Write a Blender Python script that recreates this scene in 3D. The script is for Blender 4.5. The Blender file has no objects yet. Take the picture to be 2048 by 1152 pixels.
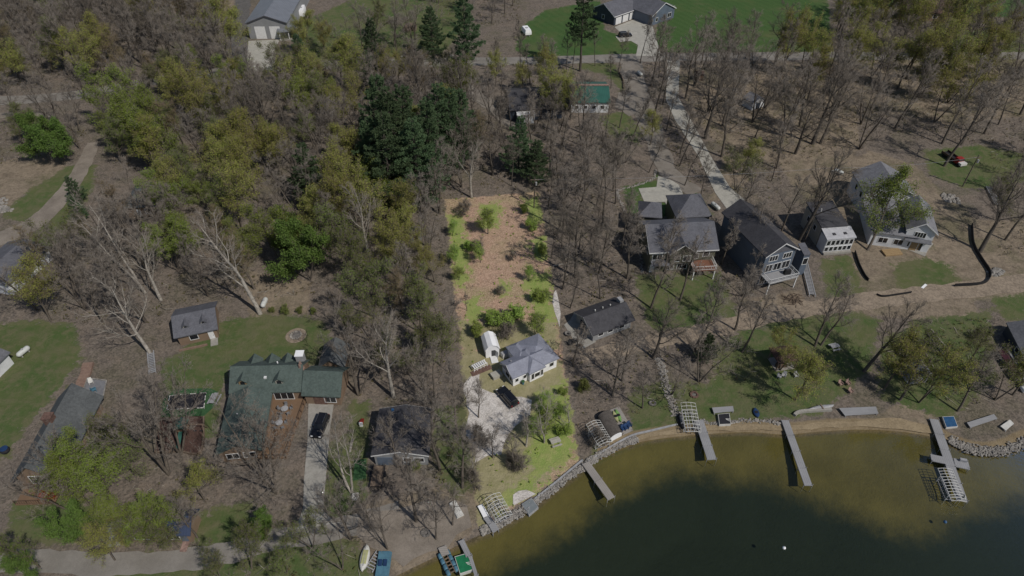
import bpy, bmesh, math, random
import numpy as np
from mathutils import Vector, Matrix
from mathutils.noise import noise as mnoise
R = math.radians
PI = math.pi
scene = bpy.context.scene
COL = scene.collection
rnd = random.Random(7)

# ------------------------------------------------------------------ camera (drone looking down at the lake shore)
CAM_H, PITCH, FOC = 95.0, R(42), 1365.0          # FOC in pixels of a 2048 px wide picture
SP, CP = math.sin(PITCH), math.cos(PITCH)
def P(x, y, z=0.0):
    """point of the picture (2048 x 1152) -> place on the level z"""
    u, v = (x-1024)/FOC, (y-576)/FOC
    dx, dy, dz = u, CP-v*SP, -SP-v*CP
    t = (z-CAM_H)/dz
    return Vector((t*dx, t*dy, z))
def pix(X, Y, Z=0.0):
    Z -= CAM_H
    f = Y*CP-Z*SP
    return (1024+FOC*X/f, 576+FOC*(-Y*SP-Z*CP)/f)
cd = bpy.data.cameras.new('camera'); cam = bpy.data.objects.new('camera', cd); COL.objects.link(cam)
cam.location = (0, 0, CAM_H); cam.rotation_euler = (R(90)-PITCH, 0, 0)
cd.sensor_width = 36; cd.lens = 36*FOC/2048; cd.clip_start = .5; cd.clip_end = 20000
scene.camera = cam

# ------------------------------------------------------------------ light
SUN_EL, SUN_AZ = R(49), R(-42)                    # azimuth in the XY plane, measured from +X
sd = Vector((math.cos(SUN_EL)*math.cos(SUN_AZ), math.cos(SUN_EL)*math.sin(SUN_AZ), math.sin(SUN_EL)))
sl = bpy.data.lights.new('sun', 'SUN'); sl.energy = 4.2; sl.angle = R(.55); sl.color = (1, .95, .87)
so = bpy.data.objects.new('sun', sl); COL.objects.link(so)
so.rotation_euler = sd.to_track_quat('Z', 'Y').to_euler(); so.location = (80, -60, 150)
w = bpy.data.worlds.new('World'); scene.world = w; w.use_nodes = True
nt = w.node_tree; bg = nt.nodes['Background']
sky = nt.nodes.new('ShaderNodeTexSky'); sky.sky_type = 'NISHITA'; sky.sun_disc = False
sky.sun_elevation = SUN_EL; sky.sun_rotation = PI/2-SUN_AZ; sky.air_density = 1.0; sky.dust_density = .6
nt.links.new(sky.outputs[0], bg.inputs[0]); bg.inputs[1].default_value = .085
scene.view_settings.view_transform = 'Standard'; scene.view_settings.look = 'None'
scene.view_settings.exposure = -.5; scene.view_settings.gamma = 1
scene.render.engine = 'CYCLES'
scene.cycles.max_bounces = 6; scene.cycles.transparent_max_bounces = 12
scene.cycles.diffuse_bounces = 3; scene.cycles.caustics_reflective = False; scene.cycles.caustics_refractive = False

# ------------------------------------------------------------------ materials
class NG:
    def __init__(s, name):
        s.m = bpy.data.materials.new(name); s.m.use_nodes = True; s.t = s.m.node_tree
        s.b = s.t.nodes['Principled BSDF']; s.out = s.t.nodes['Material Output']
    def n(s, typ, ins=None, **kw):
        x = s.t.nodes.new('ShaderNode'+typ)
        for k, v in kw.items(): setattr(x, k, v)
        for k, v in (ins or {}).items(): s.set(x.inputs[k], v)
        return x
    def set(s, sock, v):
        if hasattr(v, 'node'): s.t.links.new(v, sock)
        else:
            if hasattr(sock.default_value, '__len__') and hasattr(v, '__len__') and len(v) == 3 and len(sock.default_value) == 4: v = (*v, 1)
            sock.default_value = v
    def noise(s, vec, scale, detail=4, rough=.6):
        return s.n('TexNoise', {'Vector': vec, 'Scale': scale, 'Detail': detail, 'Roughness': rough}).outputs['Fac']
    def math(s, op, a, b=0., c=0.):
        x = s.n('Math', operation=op); s.set(x.inputs[0], a); s.set(x.inputs[1], b); s.set(x.inputs[2], c); return x.outputs[0]
    def mix(s, f, a, b, typ='MIX'):
        x = s.n('Mix', data_type='RGBA', blend_type=typ); s.set(x.inputs[0], f); s.set(x.inputs[6], a); s.set(x.inputs[7], b); return x.outputs[2]
    def ramp(s, f, lo, hi):
        return s.n('MapRange', {'Value': f, 'From Min': lo, 'From Max': hi}, interpolation_type='SMOOTHSTEP').outputs[0]
    def coord(s, kind='Object'): return s.n('TexCoord').outputs[kind]
    def wpos(s): return s.n('NewGeometry').outputs['Position']
    def bump(s, h, strength, dist=.05):
        s.set(s.b.inputs['Normal'], s.n('Bump', {'Height': h, 'Strength': strength, 'Distance': dist}).outputs[0])
MATS = {}
def simple(name, c1, c2=None, scale=1.5, rough=.8, speck=0., speck_scale=6., bump=0., metal=0., spec=.3):
    """colour wanders between c1 and c2 in soft patches, with fine speckle"""
    g = NG(name); v = g.coord()
    c2 = c2 or tuple(k*.75 for k in c1)
    f = g.ramp(g.noise(v, scale, 5, .65), .32, .68)
    col = g.mix(f, c1, c2)
    if speck:
        vo = g.n('TexVoronoi', {'Vector': v, 'Scale': speck_scale})
        k = g.ramp(g.n('SeparateColor', {0: vo.outputs['Color']}).outputs[0], 0, 1)
        col = g.mix(speck, col, g.mix(k, tuple(x*.45 for x in c1), tuple(min(1, x*1.5) for x in c1)))
    if name.startswith(('shingle', 'roof', 'plank', 'concrete', 'road')):          # weather stains and worn patches
        st = g.ramp(g.noise(v, .7, 7, .75), .46, .72); col = g.mix(g.math('MULTIPLY', st, .5), col, tuple(k*.5 for k in c1)); st = g.ramp(g.noise(v, .35, 6, .7), .52, .7); col = g.mix(g.math('MULTIPLY', st, .35), col, tuple(min(1, k*1.55) for k in c1))
    g.set(g.b.inputs['Base Color'], col); g.b.inputs['Roughness'].default_value = rough
    g.b.inputs['Metallic'].default_value = metal; g.b.inputs['Specular IOR Level'].default_value = spec
    if bump: g.bump(g.noise(v, scale*8, 3), bump, .04)
    MATS[name] = g.m; return g.m
def seam(name, c, step=.45, axis='X', rough=.45, dark=.7):
    """ribbed sheet metal or boards: thin darker lines every step metres"""
    g = NG(name); v = g.coord()
    x = g.n('SeparateXYZ', {0: v}).outputs[axis]
    fr = g.math('FRACT', g.math('MULTIPLY', x, 1/step))
    ln = g.math('LESS_THAN', fr, .14)
    n1 = g.ramp(g.noise(v, .5, 5), .3, .75)
    col = g.mix(n1, c, tuple(k*.8 for k in c))
    col = g.mix(ln, col, tuple(k*dark for k in c))
    g.set(g.b.inputs['Base Color'], col); g.b.inputs['Roughness'].default_value = rough
    MATS[name] = g.m; return g.m
S = simple
S('bark', (.13, .11, .09), (.085, .07, .057), 1.2, .9, .3, 9)
S('bark_dark', (.1, .086, .073), (.066, .057, .048), 1.2, .9, .3, 9)
S('bark_pale', (.36, .33, .29), (.2, .18, .155), .9, .85, .35, 5)
S('twig_grey', (.245, .215, .185), (.185, .16, .138), .4, .9)
S('twig_dark', (.18, .155, .13), (.135, .115, .095), .4, .9)
S('twig_red', (.2, .15, .11), (.17, .135, .085), .4, .9)
S('twig_pale', (.3, .26, .22), (.21, .18, .15), .4, .9)
def leafmat(name, c1, c2, trans=.35):
    g = NG(name); v = g.coord()
    oi = g.n('ObjectInfo').outputs['Random']
    f = g.ramp(g.noise(v, .55, 4, .7), .3, .7)
    col = g.mix(f, c1, c2)
    hs = g.n('HueSaturation', {'Hue': g.math('MULTIPLY_ADD', oi, .03, .492), 'Saturation': .95, 'Value': g.math('MULTIPLY_ADD', oi, .5, .75), 'Color': col})
    d = g.n('BsdfDiffuse', {'Color': hs.outputs[0]}); t = g.n('BsdfTranslucent', {'Color': hs.outputs[0]})
    mx = g.n('MixShader', {0: trans, 1: d.outputs[0], 2: t.outputs[0]})
    g.t.links.new(mx.outputs[0], g.out.inputs[0]); g.t.nodes.remove(g.b)
    MATS[name] = g.m
leafmat('leaf_yellow', (.34, .33, .075), (.27, .28, .06))
leafmat('leaf_olive', (.2, .225, .055), (.155, .185, .045))
leafmat('leaf_lime', (.24, .28, .05), (.18, .225, .04))
leafmat('leaf_green', (.15, .215, .045), (.115, .175, .04))
leafmat('leaf_bud', (.22, .165, .075), (.2, .18, .06))
leafmat('leaf_lime_lit', (.33, .42, .075), (.26, .36, .065))  # leaves of the lot plants: lime green with extra light painted in
leafmat('needle', (.115, .165, .08), (.085, .13, .064), .3)
leafmat('brush_leaf', (.14, .145, .045), (.17, .125, .07))
S('asphalt_gravel', (.23, .205, .178), (.165, .145, .122), .3, .95, .15, 11, .3)
S('road_pale', (.24, .222, .2), (.185, .17, .15), .25, .95, .1, 11, .2)
S('gravel_dark', (.125, .118, .112), (.09, .085, .08), .5, .95, .35, 5, .3)
S('track_dirt', (.25, .215, .18), (.165, .14, .115), .3, .95, .15, 9, .3); S('concrete', (.33, .315, .285), (.265, .25, .225), .35, .85, .12, 4)
S('concrete_pale', (.4, .385, .34), (.33, .315, .28), .35, .85, .1, 4)
S('dirt_sand', (.28, .225, .17), (.19, .152, .115), .22, .95, .3, 3, .4)
S('beach_sand', (.3, .235, .15), (.22, .17, .105), .25, .95, .2, 4, .2)
S('pad_lit', (.58, .545, .515), (.36, .325, .29), .45, .95, .32, 6, .3)  # lot gravel, colour lightened to look more brightly lit than gravel outside
S('rock', (.29, .27, .245), (.16, .148, .135), .8, .9, .3, 3)
S('shingle_dark', (.062, .061, .068), (.045, .044, .05), .5, .85, .22, 4.2)
S('shingle_grey', (.14, .142, .155), (.105, .107, .12), .5, .85, .22, 4.2)
S('shingle_slate', (.12, .122, .14), (.092, .093, .107), .5, .85, .22, 4.2)
S('shingle_pale', (.2, .2, .215), (.155, .155, .17), .5, .85, .22, 4.2)
S('shingle_green', (.088, .115, .105), (.062, .084, .077), .45, .85, .22, 4.2)
S('shingle_greygreen', (.105, .112, .115), (.08, .086, .09), .45, .85, .22, 4.2)
S('shingle_brown', (.1, .06, .05), (.07, .045, .038), .6, .85, .4, 3.2)
S('porch_white', (.46, .46, .48), (.36, .36, .38), .6, .6, .1, 3); S('roof_weathered', (.105, .092, .082), (.07, .062, .056), .5, .9, .3, 5); S('roof_lot_lit', (.25, .26, .315), (.205, .213, .262), .4, .8, .12, 4.2)  # the lot cottage roof has the brightness of the lot in its colour
seam('metal_grey', (.19, .2, .225), .5, 'X'); seam('metal_green', (.035, .12, .095), .5, 'X'); seam('metal_blue', (.045, .062, .115), .4, 'X')
S('metal_rust', (.2, .18, .16), (.13, .115, .1), .6, .7, .3, 2)
seam('siding_white', (.68, .69, .71), .2, 'Z', .6, .82); seam('siding_lot_lit', (.88, .88, .9), .2, 'Z', .55, .93)  # lot siding: a brightened copy of the white siding outside
seam('siding_navy', (.035, .047, .07), .2, 'Z', .6); seam('siding_blue', (.12, .15, .2), .2, 'Z', .6); seam('siding_olive', (.125, .125, .09), .2, 'Z', .6)
seam('siding_grey', (.27, .275, .285), .2, 'Z', .6); seam('siding_cream', (.38, .36, .31), .2, 'Z', .6); seam('siding_tan', (.24, .17, .12), .2, 'Z', .6)
seam('deck_wood', (.2, .125, .075), .15, 'X', .8, .6); seam('deck_red', (.2, .09, .055), .15, 'X', .8, .6); seam('plank_grey', (.29, .29, .3), .3, 'Y', .8, .62)
seam('plank_warm', (.31, .285, .26), .3, 'Y', .8, .62); seam('wood_brown', (.1, .06, .038), .2, 'X', .8)
S('trim_white', (.72, .72, .72), (.62, .62, .62), 2, .5); S('white_bright', (.86, .86, .87), (.78, .78, .79), 1, .4)
S('glass_dark', (.02, .023, .028), (.014, .016, .02), 2, .08, spec=.6)
S('galv', (.36, .36, .37), (.27, .27, .28), 2, .5); S('white_metal', (.62, .61, .58), (.5, .49, .46), 2, .45)
S('black_paint', (.012, .012, .015), (.008, .008, .01), 1, .22, spec=.6); S('rubber', (.02, .02, .021), None, 3, .9)
S('chrome', (.4, .4, .42), None, 3, .3, metal=.8); S('red', (.32, .03, .025), (.22, .02, .02), 2, .5); S('blue', (.03, .1, .22), (.02, .07, .16), 2, .5)
S('teal_blue', (.09, .2, .27), (.065, .15, .21), 1.2, .5); S('turf', (.015, .17, .075), (.01, .13, .055), 2, .9); S('turf_pad', (.04, .1, .04), (.03, .08, .03), 2, .9)
S('lime_plastic', (.2, .36, .11), (.14, .28, .08), 2, .4); S('yellow_pale', (.42, .42, .22), (.33, .33, .17), 2, .4)
S('mulch', (.085, .05, .04), (.06, .036, .03), 1.5, .95, .4, 6); S('mat_black', (.025, .024, .03), (.018, .018, .022), 1, .7); S('dark_blue', (.02, .05, .13), (.015, .035, .09), 2, .5)
S('brick', (.15, .09, .072), (.11, .068, .056), 3, .9, .4, 6); S('paver_pink', (.28, .19, .16), (.22, .14, .12), 1.2, .9, .4, 4); S('stone_step', (.25, .17, .13), (.19, .125, .1), 2, .9)
S('tank_white', (.55, .56, .54), (.48, .49, .47), 2, .4); S('grey_pad', (.2, .22, .23), (.16, .18, .19), 2, .8); S('maroon', (.085, .03, .04), (.06, .022, .03), 1.5, .6)
S('log', (.2, .15, .11), (.12, .09, .07), 2, .9); S('canvas_grey', (.2, .2, .21), (.15, .15, .16), 1.5, .8); S('fence_black', (.02, .02, .022), None, 3, .8); S('osb', (.34, .24, .13), (.28, .19, .1), 3, .85); S('ash', (.2, .185, .17), (.1, .095, .09), 2, .95)

# ------------------------------------------------------------------ mesh helpers
class MB:
    def __init__(s, T=None): s.v = []; s.f = []; s.T = T
    def add(s, vs, fs):
        o = len(s.v)
        s.v += [tuple(s.T @ Vector(p)) for p in vs] if s.T else [tuple(p) for p in vs]
        s.f += [tuple(i+o for i in f) for f in fs]
        return s
    def box(s, x0, y0, z0, x1, y1, z1):
        v = [(x0,y0,z0),(x1,y0,z0),(x1,y1,z0),(x0,y1,z0),(x0,y0,z1),(x1,y0,z1),(x1,y1,z1),(x0,y1,z1)]
        return s.add(v, [(3,2,1,0),(4,5,6,7),(0,1,5,4),(1,2,6,5),(2,3,7,6),(3,0,4,7)])
    def taper(s, x0, y0, z0, x1, y1, z1, i):
        v = [(x0,y0,z0),(x1,y0,z0),(x1,y1,z0),(x0,y1,z0),(x0+i,y0+i,z1),(x1-i,y0+i,z1),(x1-i,y1-i,z1),(x0+i,y1-i,z1)]
        return s.add(v, [(3,2,1,0),(4,5,6,7),(0,1,5,4),(1,2,6,5),(2,3,7,6),(3,0,4,7)])
    def prism(s, poly, z0, z1):
        n = len(poly)
        v = [(x, y, z0) for x, y in poly]+[(x, y, z1) for x, y in poly]
        return s.add(v, [tuple(range(n-1, -1, -1)), tuple(range(n, 2*n))]+[(i, (i+1) % n, n+(i+1) % n, n+i) for i in range(n)])
    def extr(s, prof, a0, a1, axis='y'):
        """profile of (u, z) pulled along an axis"""
        n = len(prof)
        g = (lambda u, z, a: (u, a, z)) if axis == 'y' else (lambda u, z, a: (a, u, z))
        v = [g(u, z, a0) for u, z in prof]+[g(u, z, a1) for u, z in prof]
        fs = [tuple(range(n)), tuple(range(2*n-1, n-1, -1))]+[(i, n+i, n+(i+1) % n, (i+1) % n) for i in range(n)]
        return s.add(v, fs)
    def tube(s, a, b, r0, r1=None, n=6):
        a, b = Vector(a), Vector(b); r1 = r0 if r1 is None else r1
        d = (b-a).normalized(); u = d.orthogonal().normalized(); w_ = d.cross(u)
        v = []
        for p, r in ((a, r0), (b, r1)):
            v += [tuple(p+(u*math.cos(2*PI*i/n)+w_*math.sin(2*PI*i/n))*r) for i in range(n)]
        return s.add(v, [(i, (i+1) % n, n+(i+1) % n, n+i) for i in range(n)]+[tuple(range(n-1, -1, -1)), tuple(range(n, 2*n))])
    def path(s, pts, r, n=6):
        for a, b in zip(pts, pts[1:]): s.tube(a, b, r, r, n)
        return s
    def lathe(s, prof, c=(0, 0, 0), n=16, axis='z'):
        v = []; m = len(prof)
        for r, z in prof:
            for i in range(n):
                a = 2*PI*i/n; p = (r*math.cos(a), r*math.sin(a), z)
                if axis == 'x': p = (p[2], p[0], p[1])
                if axis == 'y': p = (p[0], p[2], p[1])
                v.append((p[0]+c[0], p[1]+c[1], p[2]+c[2]))
        fs = [(j*n+i, j*n+(i+1) % n, (j+1)*n+(i+1) % n, (j+1)*n+i) for j in range(m-1) for i in range(n)]
        fs += [tuple(range(n-1, -1, -1)), tuple(range((m-1)*n, m*n))]
        return s.add(v, fs)
    def stone(s, c, r, sq=.65, q=rnd):
        t = (1+5**.5)/2
        b = [(-1,t,0),(1,t,0),(-1,-t,0),(1,-t,0),(0,-1,t),(0,1,t),(0,-1,-t),(0,1,-t),(t,0,-1),(t,0,1),(-t,0,-1),(-t,0,1)]
        k = q.uniform(0, 6); ca, sa = math.cos(k), math.sin(k); v = []
        for x, y, z in b:
            j = r/1.9*q.uniform(.75, 1.2); x, y = x*ca-y*sa, x*sa+y*ca
            v.append((c[0]+x*j, c[1]+y*j*.85, c[2]+z*j*sq))
        return s.add(v, [(0,11,5),(0,5,1),(0,1,7),(0,7,10),(0,10,11),(1,5,9),(5,11,4),(11,10,2),(10,7,6),(7,1,8),(3,9,4),(3,4,2),(3,2,6),(3,6,8),(3,8,9),(4,9,5),(2,4,11),(6,2,10),(8,6,7),(9,8,1)])
    def mesh(s, name, mat):
        m = bpy.data.meshes.new(name); m.from_pydata(s.v, [], s.f); m.materials.append(MATS[mat] if isinstance(mat, str) else mat); return m
    def build(s, name, mat, parent=None, smooth=False):
        m = s.mesh(name, mat)
        if smooth: m.polygons.foreach_set('use_smooth', [True]*len(m.polygons))
        else:
            bm = bmesh.new(); bm.from_mesh(m); bmesh.ops.recalc_face_normals(bm, faces=bm.faces); bm.to_mesh(m); bm.free()
        o = bpy.data.objects.new(name, m); COL.objects.link(o)
        if parent: o.parent = parent
        return o
def tag(o, label=None, cat=None, group=None, kind=None):
    if label: o['label'] = label
    if cat: o['category'] = cat
    if group: o['group'] = group
    if kind: o['kind'] = kind
    return o
def thing(name, label, cat, loc, rot=0., group=None):
    o = bpy.data.objects.new(name, None); COL.objects.link(o); o.empty_display_size = .5
    o.location = loc; o.rotation_euler = (0, 0, rot)
    return tag(o, label, cat, group)
def copy_tree(o, parent=None):
    c = o.copy(); COL.objects.link(c); c.parent = parent
    for ch in [k for k in o.children]: copy_tree(ch, c)
    return c
def ang(a, b): return math.atan2(b[1]-a[1], b[0]-a[0])
FOOT = []            # footprints (world polygons) that trees keep clear of

# ------------------------------------------------------------------ ground masks
def subdiv(pts, step, jit, q, closed=True):
    out = []; n = len(pts)
    for i in range(n if closed else n-1):
        a, b = Vector(pts[i][:2]), Vector(pts[(i+1) % n][:2]); k = max(1, int((b-a).length/step))
        nrm = Vector((-(b-a).y, (b-a).x)).normalized()
        for j in range(k):
            out.append(a.lerp(b, j/k)+nrm*q.uniform(-jit, jit))
    if not closed: out.append(Vector(pts[-1][:2]))
    return out
def smooth_line(pts, n=6):
    """Catmull-Rom through world points"""
    pts = [Vector(p[:2]) for p in pts]; out = []
    for i in range(len(pts)-1):
        p0, p1, p2, p3 = pts[max(0, i-1)], pts[i], pts[i+1], pts[min(len(pts)-1, i+2)]
        for j in range(n):
            t = j/n
            out.append(.5*((2*p1)+(p2-p0)*t+(2*p0-5*p1+4*p2-p3)*t*t+(3*p1-p0-3*p2+p3)*t**3))
    out.append(pts[-1]); return out
def W2(pxs): return [P(*p).xy for p in pxs]
def sdist(poly, X, Y):
    """signed distance, + inside"""
    n = len(poly); d2 = np.full(X.shape, 1e18); ins = np.zeros(X.shape, bool)
    for i in range(n):
        ax, ay = poly[i][0], poly[i][1]; bx, by = poly[(i+1) % n][0], poly[(i+1) % n][1]
        ex, ey = bx-ax, by-ay; L = ex*ex+ey*ey+1e-12
        t = np.clip(((X-ax)*ex+(Y-ay)*ey)/L, 0, 1)
        d2 = np.minimum(d2, (X-ax-t*ex)**2+(Y-ay-t*ey)**2)
        c = ((ay > Y) != (by > Y)); xx = ax+(Y-ay)/(by-ay+1e-15)*ex
        ins ^= c & (X < xx)
    return np.where(ins, 1, -1)*np.sqrt(d2)
SHORE_PX = [(740,1175),(800,1146),(870,1112),(925,1084),(960,1068),(1000,1052),(1060,1018),(1110,978),(1165,938),(1200,916),(1250,892),(1300,878),(1400,867),(1500,862),(1570,867),(1640,861),(1720,857),(1800,861),(1868,872),(1900,886),(1940,901),(1990,906),(2030,896),(2060,882),(2120,862)]
shore = smooth_line(W2(SHORE_PX), 4)
lake = shore+[Vector((120, 72)), Vector((260, 60)), Vector((420, 20)), Vector((420, -420)), Vector((-420, -420)), Vector((-420, -30)), Vector((-150, 12)), Vector((-60, 28))]
DEEP_PX = [(905,1190),(960,1140),(1024,1106),(1100,1078),(1165,1030),(1225,990),(1300,948),(1400,925),(1470,945),(1530,950),(1600,975),(1680,998),(1760,1040),(1850,1050),(1950,1010),(2060,985)]
deep = smooth_line(W2(DEEP_PX), 4)+[Vector((120, 45)), Vector((300, 20)), Vector((420, -420)), Vector((-420, -420)), Vector((-150, -5))]
LOT_PX = [(890,399),(1078,383),(1100,530),(1132,755),(1157,925),(1100,966),(1030,1015),(957,1063),(940,900),(915,640)]
LAWNS = [  # mown or rough grass
 [(1040,55),(1090,20),(1200,0),(1210,60),(1280,85),(1275,108),(1060,118),(1030,100)], [(1310,85),(1330,-60),(1640,-60),(1660,20),(1660,104),(1330,105)],
 [(1680,-60),(2100,-60),(2100,40),(1900,28),(1760,24),(1690,30)], [(600,45),(700,0),(930,-40),(930,60),(880,108),(620,120),(590,90)],
 [(440,640),(560,628),(640,640),(690,700),(640,730),(460,736),(440,800),(330,790),(370,690),(435,662)], [(-20,650),(60,640),(150,650),(165,720),(110,790),(60,840),(10,920),(-60,900)],
 [(60,380),(140,330),(175,330),(110,410),(60,450),(0,430)], [(150,330),(190,330),(185,380),(120,480),(60,540),(40,500),(110,420)],
 [(1245,372),(1310,360),(1318,335),(1320,378),(1290,378),(1285,402),(1335,405),(1345,432),(1270,440),(1255,420)], [(1365,368),(1385,372),(1425,430),(1400,440)],
 [(1270,550),(1440,545),(1480,640),(1440,660),(1300,660),(1280,600)], [(1640,520),(1700,510),(1735,600),(1660,620)], [(1785,530),(1850,515),(1900,530),(1920,560),(1880,580),(1800,580)],
 [(1500,650),(1700,620),(1760,640),(1740,740),(1640,830),(1520,840),(1440,850),(1310,880),(1260,880),(1260,780),(1330,760),(1420,770),(1440,690)], [(1980,595),(2060,585),(2060,640),(2010,640)],
 [(1830,640),(1980,620),(1990,760),(1900,840),(1760,800),(1760,690)], [(1170,930),(1200,880),(1300,870),(1180,935)], [(1850,300),(1960,290),(2060,310),(2060,360),(1940,380),(1860,350)],
 [(20,1000),(130,990),(230,1020),(240,1085),(20,1085)], [(380,1030),(500,1000),(520,1080),(390,1098)], [(320,720),(440,700),(440,870),(330,900)], [(700,800),(740,800),(735,960),(690,960)], [(870,810),(940,810),(950,980),(900,1000),(870,920)],
 [(1195,235),(1250,220),(1275,250),(1280,290),(1220,270)], [(1155,125),(1230,128),(1250,175),(1245,185),(1215,150),(1160,138)], [(1890,60),(2060,60),(2060,105),(1890,104)], [(250,1110),(700,1075),(760,1160),(200,1165)], [(640,1000),(660,880),(735,880),(735,990),(670,1050)] ]
LOTGRASS = [[(1075,790),(1130,760),(1155,905),(1080,958),(1045,925),(1070,860)], [(1020,975),(1060,955),(1095,965),(1040,1005),(1000,1030)], [(895,430),(925,420),(940,560),(915,580),(900,500)], [(1045,560),(1100,540),(1112,640),(1070,640)], [(955,410),(1000,405),(1000,450),(965,460)],
 [(1045,400),(1078,390),(1088,440),(1060,450)], [(1060,480),(1095,470),(1098,520),(1066,520)], [(930,600),(960,590),(970,640),(935,645)], [(1000,560),(1020,560),(1020,590),(1000,590)]]
DIRT = [  # bare sandy soil of the building plots and tracks
 [(1340,130),(1700,120),(1720,280),(1700,340),(1620,400),(1590,380),(1560,330),(1450,300),(1390,240)], [(1690,330),(1740,300),(1830,330),(1900,400),(1960,440),(2060,440),(2060,560),(1900,590),(1720,600),(1700,500),(1620,420)],
 [(1480,600),(1600,580),(1620,620),(1500,640)], [(1560,615),(2060,560),(2060,600),(1950,600),(1960,640),(1900,680),(1840,640),(1760,630),(1560,640)], [(430,660),(470,640),(560,650),(420,700),(350,720)],
 [(395,-40),(475,-40),(460,60),(440,100),(395,60)], [(650,20),(790,0),(790,35),(660,40)], [(1720,860),(1800,800),(1870,830),(1860,870)], [(700,1010),(960,960),(950,1060),(860,1120),(790,1150),(760,1120),(690,1080)], [(1640,100),(2060,120),(2060,230),(1900,250),(1740,220)],
 [(1420,400),(1450,300),(1500,360),(1460,400)], [(-20,330),(140,290),(130,340),(60,380),(0,430)], [(540,200),(640,180),(640,260),(560,280)], [(490,540),(620,560),(620,625),(500,640)] ]
def mask(polys, X, Y, wdt):
    m = np.zeros(X.shape)
    for pl in polys:
        pl = W2(pl); xs = [p[0] for p in pl]; ys = [p[1] for p in pl]
        k = (X > min(xs)-3*wdt) & (X < max(xs)+3*wdt) & (Y > min(ys)-3*wdt) & (Y < max(ys)+3*wdt)
        if k.any():
            t = np.clip(sdist(pl, X[k], Y[k])/(2*wdt)+.5, 0, 1); m[k] = np.maximum(m[k], t*t*(3-2*t))
    return m
def stretch(fine, far):
    out = list(fine); st = fine[-1]-fine[-2]; x = fine[-1]
    while x < far: st *= 1.35; x += st; out.append(x)
    return out
xf = list(np.arange(0, 165, .9)); xf = stretch(xf, 6000); xs = np.array([-x for x in xf[:0:-1]]+xf)
yf = list(np.arange(40, 190, .8))+list(np.arange(190, 330, 2.)); yup = stretch(yf, 9000)
ydn = stretch([-40, -39.2], 5000); ys = np.array([-y for y in ydn[:0:-1]]+yup)
X, Y = np.meshgrid(xs, ys); nx, ny = len(xs), len(ys); X, Y = X.ravel(), Y.ravel()
sg = np.full(X.shape, -50.); kk = (np.abs(X) < 430) & (Y < 110) & (Y > -430)
sg[kk] = sdist(lake, X[kk], Y[kk])
dp = np.full(X.shape, -50.); dp[kk] = sdist(deep, X[kk], Y[kk])
Z = np.clip(-.3-sg*.16, -1.1, 0); Z = np.minimum(Z, np.where(dp > -4, -1.1-np.clip((dp+4)/14, 0, 1)*3.5, 0))
Z = Z + np.where(sg < -3, (np.sin(X*.31+np.sin(Y*.23)*2)*np.sin(Y*.37+np.sin(X*.19)*2)-1)*.03, 0)
gm = bpy.data.meshes.new('ground'); gm.vertices.add(len(X)); gm.vertices.foreach_set('co', np.stack([X, Y, Z], 1).ravel())
ii = (np.arange(ny-1)[:, None]*nx+np.arange(nx-1)[None, :]).ravel()
q4 = np.stack([ii, ii+1, ii+nx+1, ii+nx], 1)
gm.loops.add(q4.size); gm.loops.foreach_set('vertex_index', q4.ravel()); gm.polygons.add(len(q4))
gm.polygons.foreach_set('loop_start', np.arange(0, q4.size, 4)); gm.update(calc_edges=True); gm.validate()
land = sg < 1
for nm, val in (('grass', mask(LAWNS, X, Y, 2.6)), ('mown', mask([LAWNS[i] for i in (0, 1, 2, 8, 9)], X, Y, .8)), ('dirt', mask(DIRT, X, Y, 2.6)), ('litter_lit', mask([LOT_PX], X, Y, 1.7)), ('herb_lit', mask(LOTGRASS, X, Y, 4.5)),
                ('tan_lit', mask([[(915,705),(1000,690),(1125,720),(1150,860),(1100,960),(957,1063),(935,900)], [(915,640),(1115,640),(1118,700),(918,700)]], X, Y, 3.)), ('bed', np.clip(.5+(sg-.6)/2, 0, 1)), ('weed', np.clip(.5+dp/14, 0, 1)), ('sandshore', np.clip(1-np.abs(sg+1.0)/2.4, 0, 1)*(X > 14)*(X < 100))):
    a = gm.attributes.new(nm, 'FLOAT', 'POINT'); a.data.foreach_set('value', val.astype(np.float32))
g = NG('ground'); wp = g.wpos()
def att(n): return g.n('Attribute', attribute_name=n).outputs['Fac']
nA, nB, nC = g.noise(wp, .09, 6, .65), g.noise(wp, .55, 6, .7), g.noise(wp, 3.2, 5, .75)
vor = g.n('SeparateColor', {0: g.n('TexVoronoi', {'Vector': wp, 'Scale': 3.4}).outputs['Color']}).outputs[0]
jag = g.math('ADD', g.math('MULTIPLY', g.math('SUBTRACT', nB, .5), 1.3), g.math('MULTIPLY', g.math('SUBTRACT', nC, .5), .5))
def sel(n, amt=1.): return g.ramp(g.math('ADD', att(n), g.math('MULTIPLY', jag, amt)), .38, .62)
floor = g.mix(g.ramp(nB, .35, .68), (.192, .164, .138), (.112, .097, .083))
floor = g.mix(g.math('MULTIPLY', g.ramp(nA, .48, .66), .7), floor, (.1, .1, .058)); floor = g.mix(g.math('MULTIPLY', g.ramp(g.noise(wp, .2, 6, .7), .5, .64), .6), floor, (.23, .185, .145)); floor = g.mix(g.math('MULTIPLY', g.ramp(g.noise(wp, 1.3, 5, .7), .54, .66), .5), floor, (.07, .058, .048))
floor = g.mix(.4, floor, g.mix(vor, (.06, .05, .043), (.28, .225, .182)))
grass = g.mix(g.ramp(nA, .35, .65), (.058, .105, .03), (.115, .125, .052))
grass = g.mix(g.math('MULTIPLY', g.ramp(nB, .42, .66), .8), grass, (.17, .145, .09)); grass = g.mix(g.math('MULTIPLY', g.ramp(g.noise(wp, .17, 5, .7), .48, .62), .6), grass, (.15, .135, .08))
grass = g.mix(.3, grass, g.mix(nC, (.03, .055, .018), (.15, .18, .075)))
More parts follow.
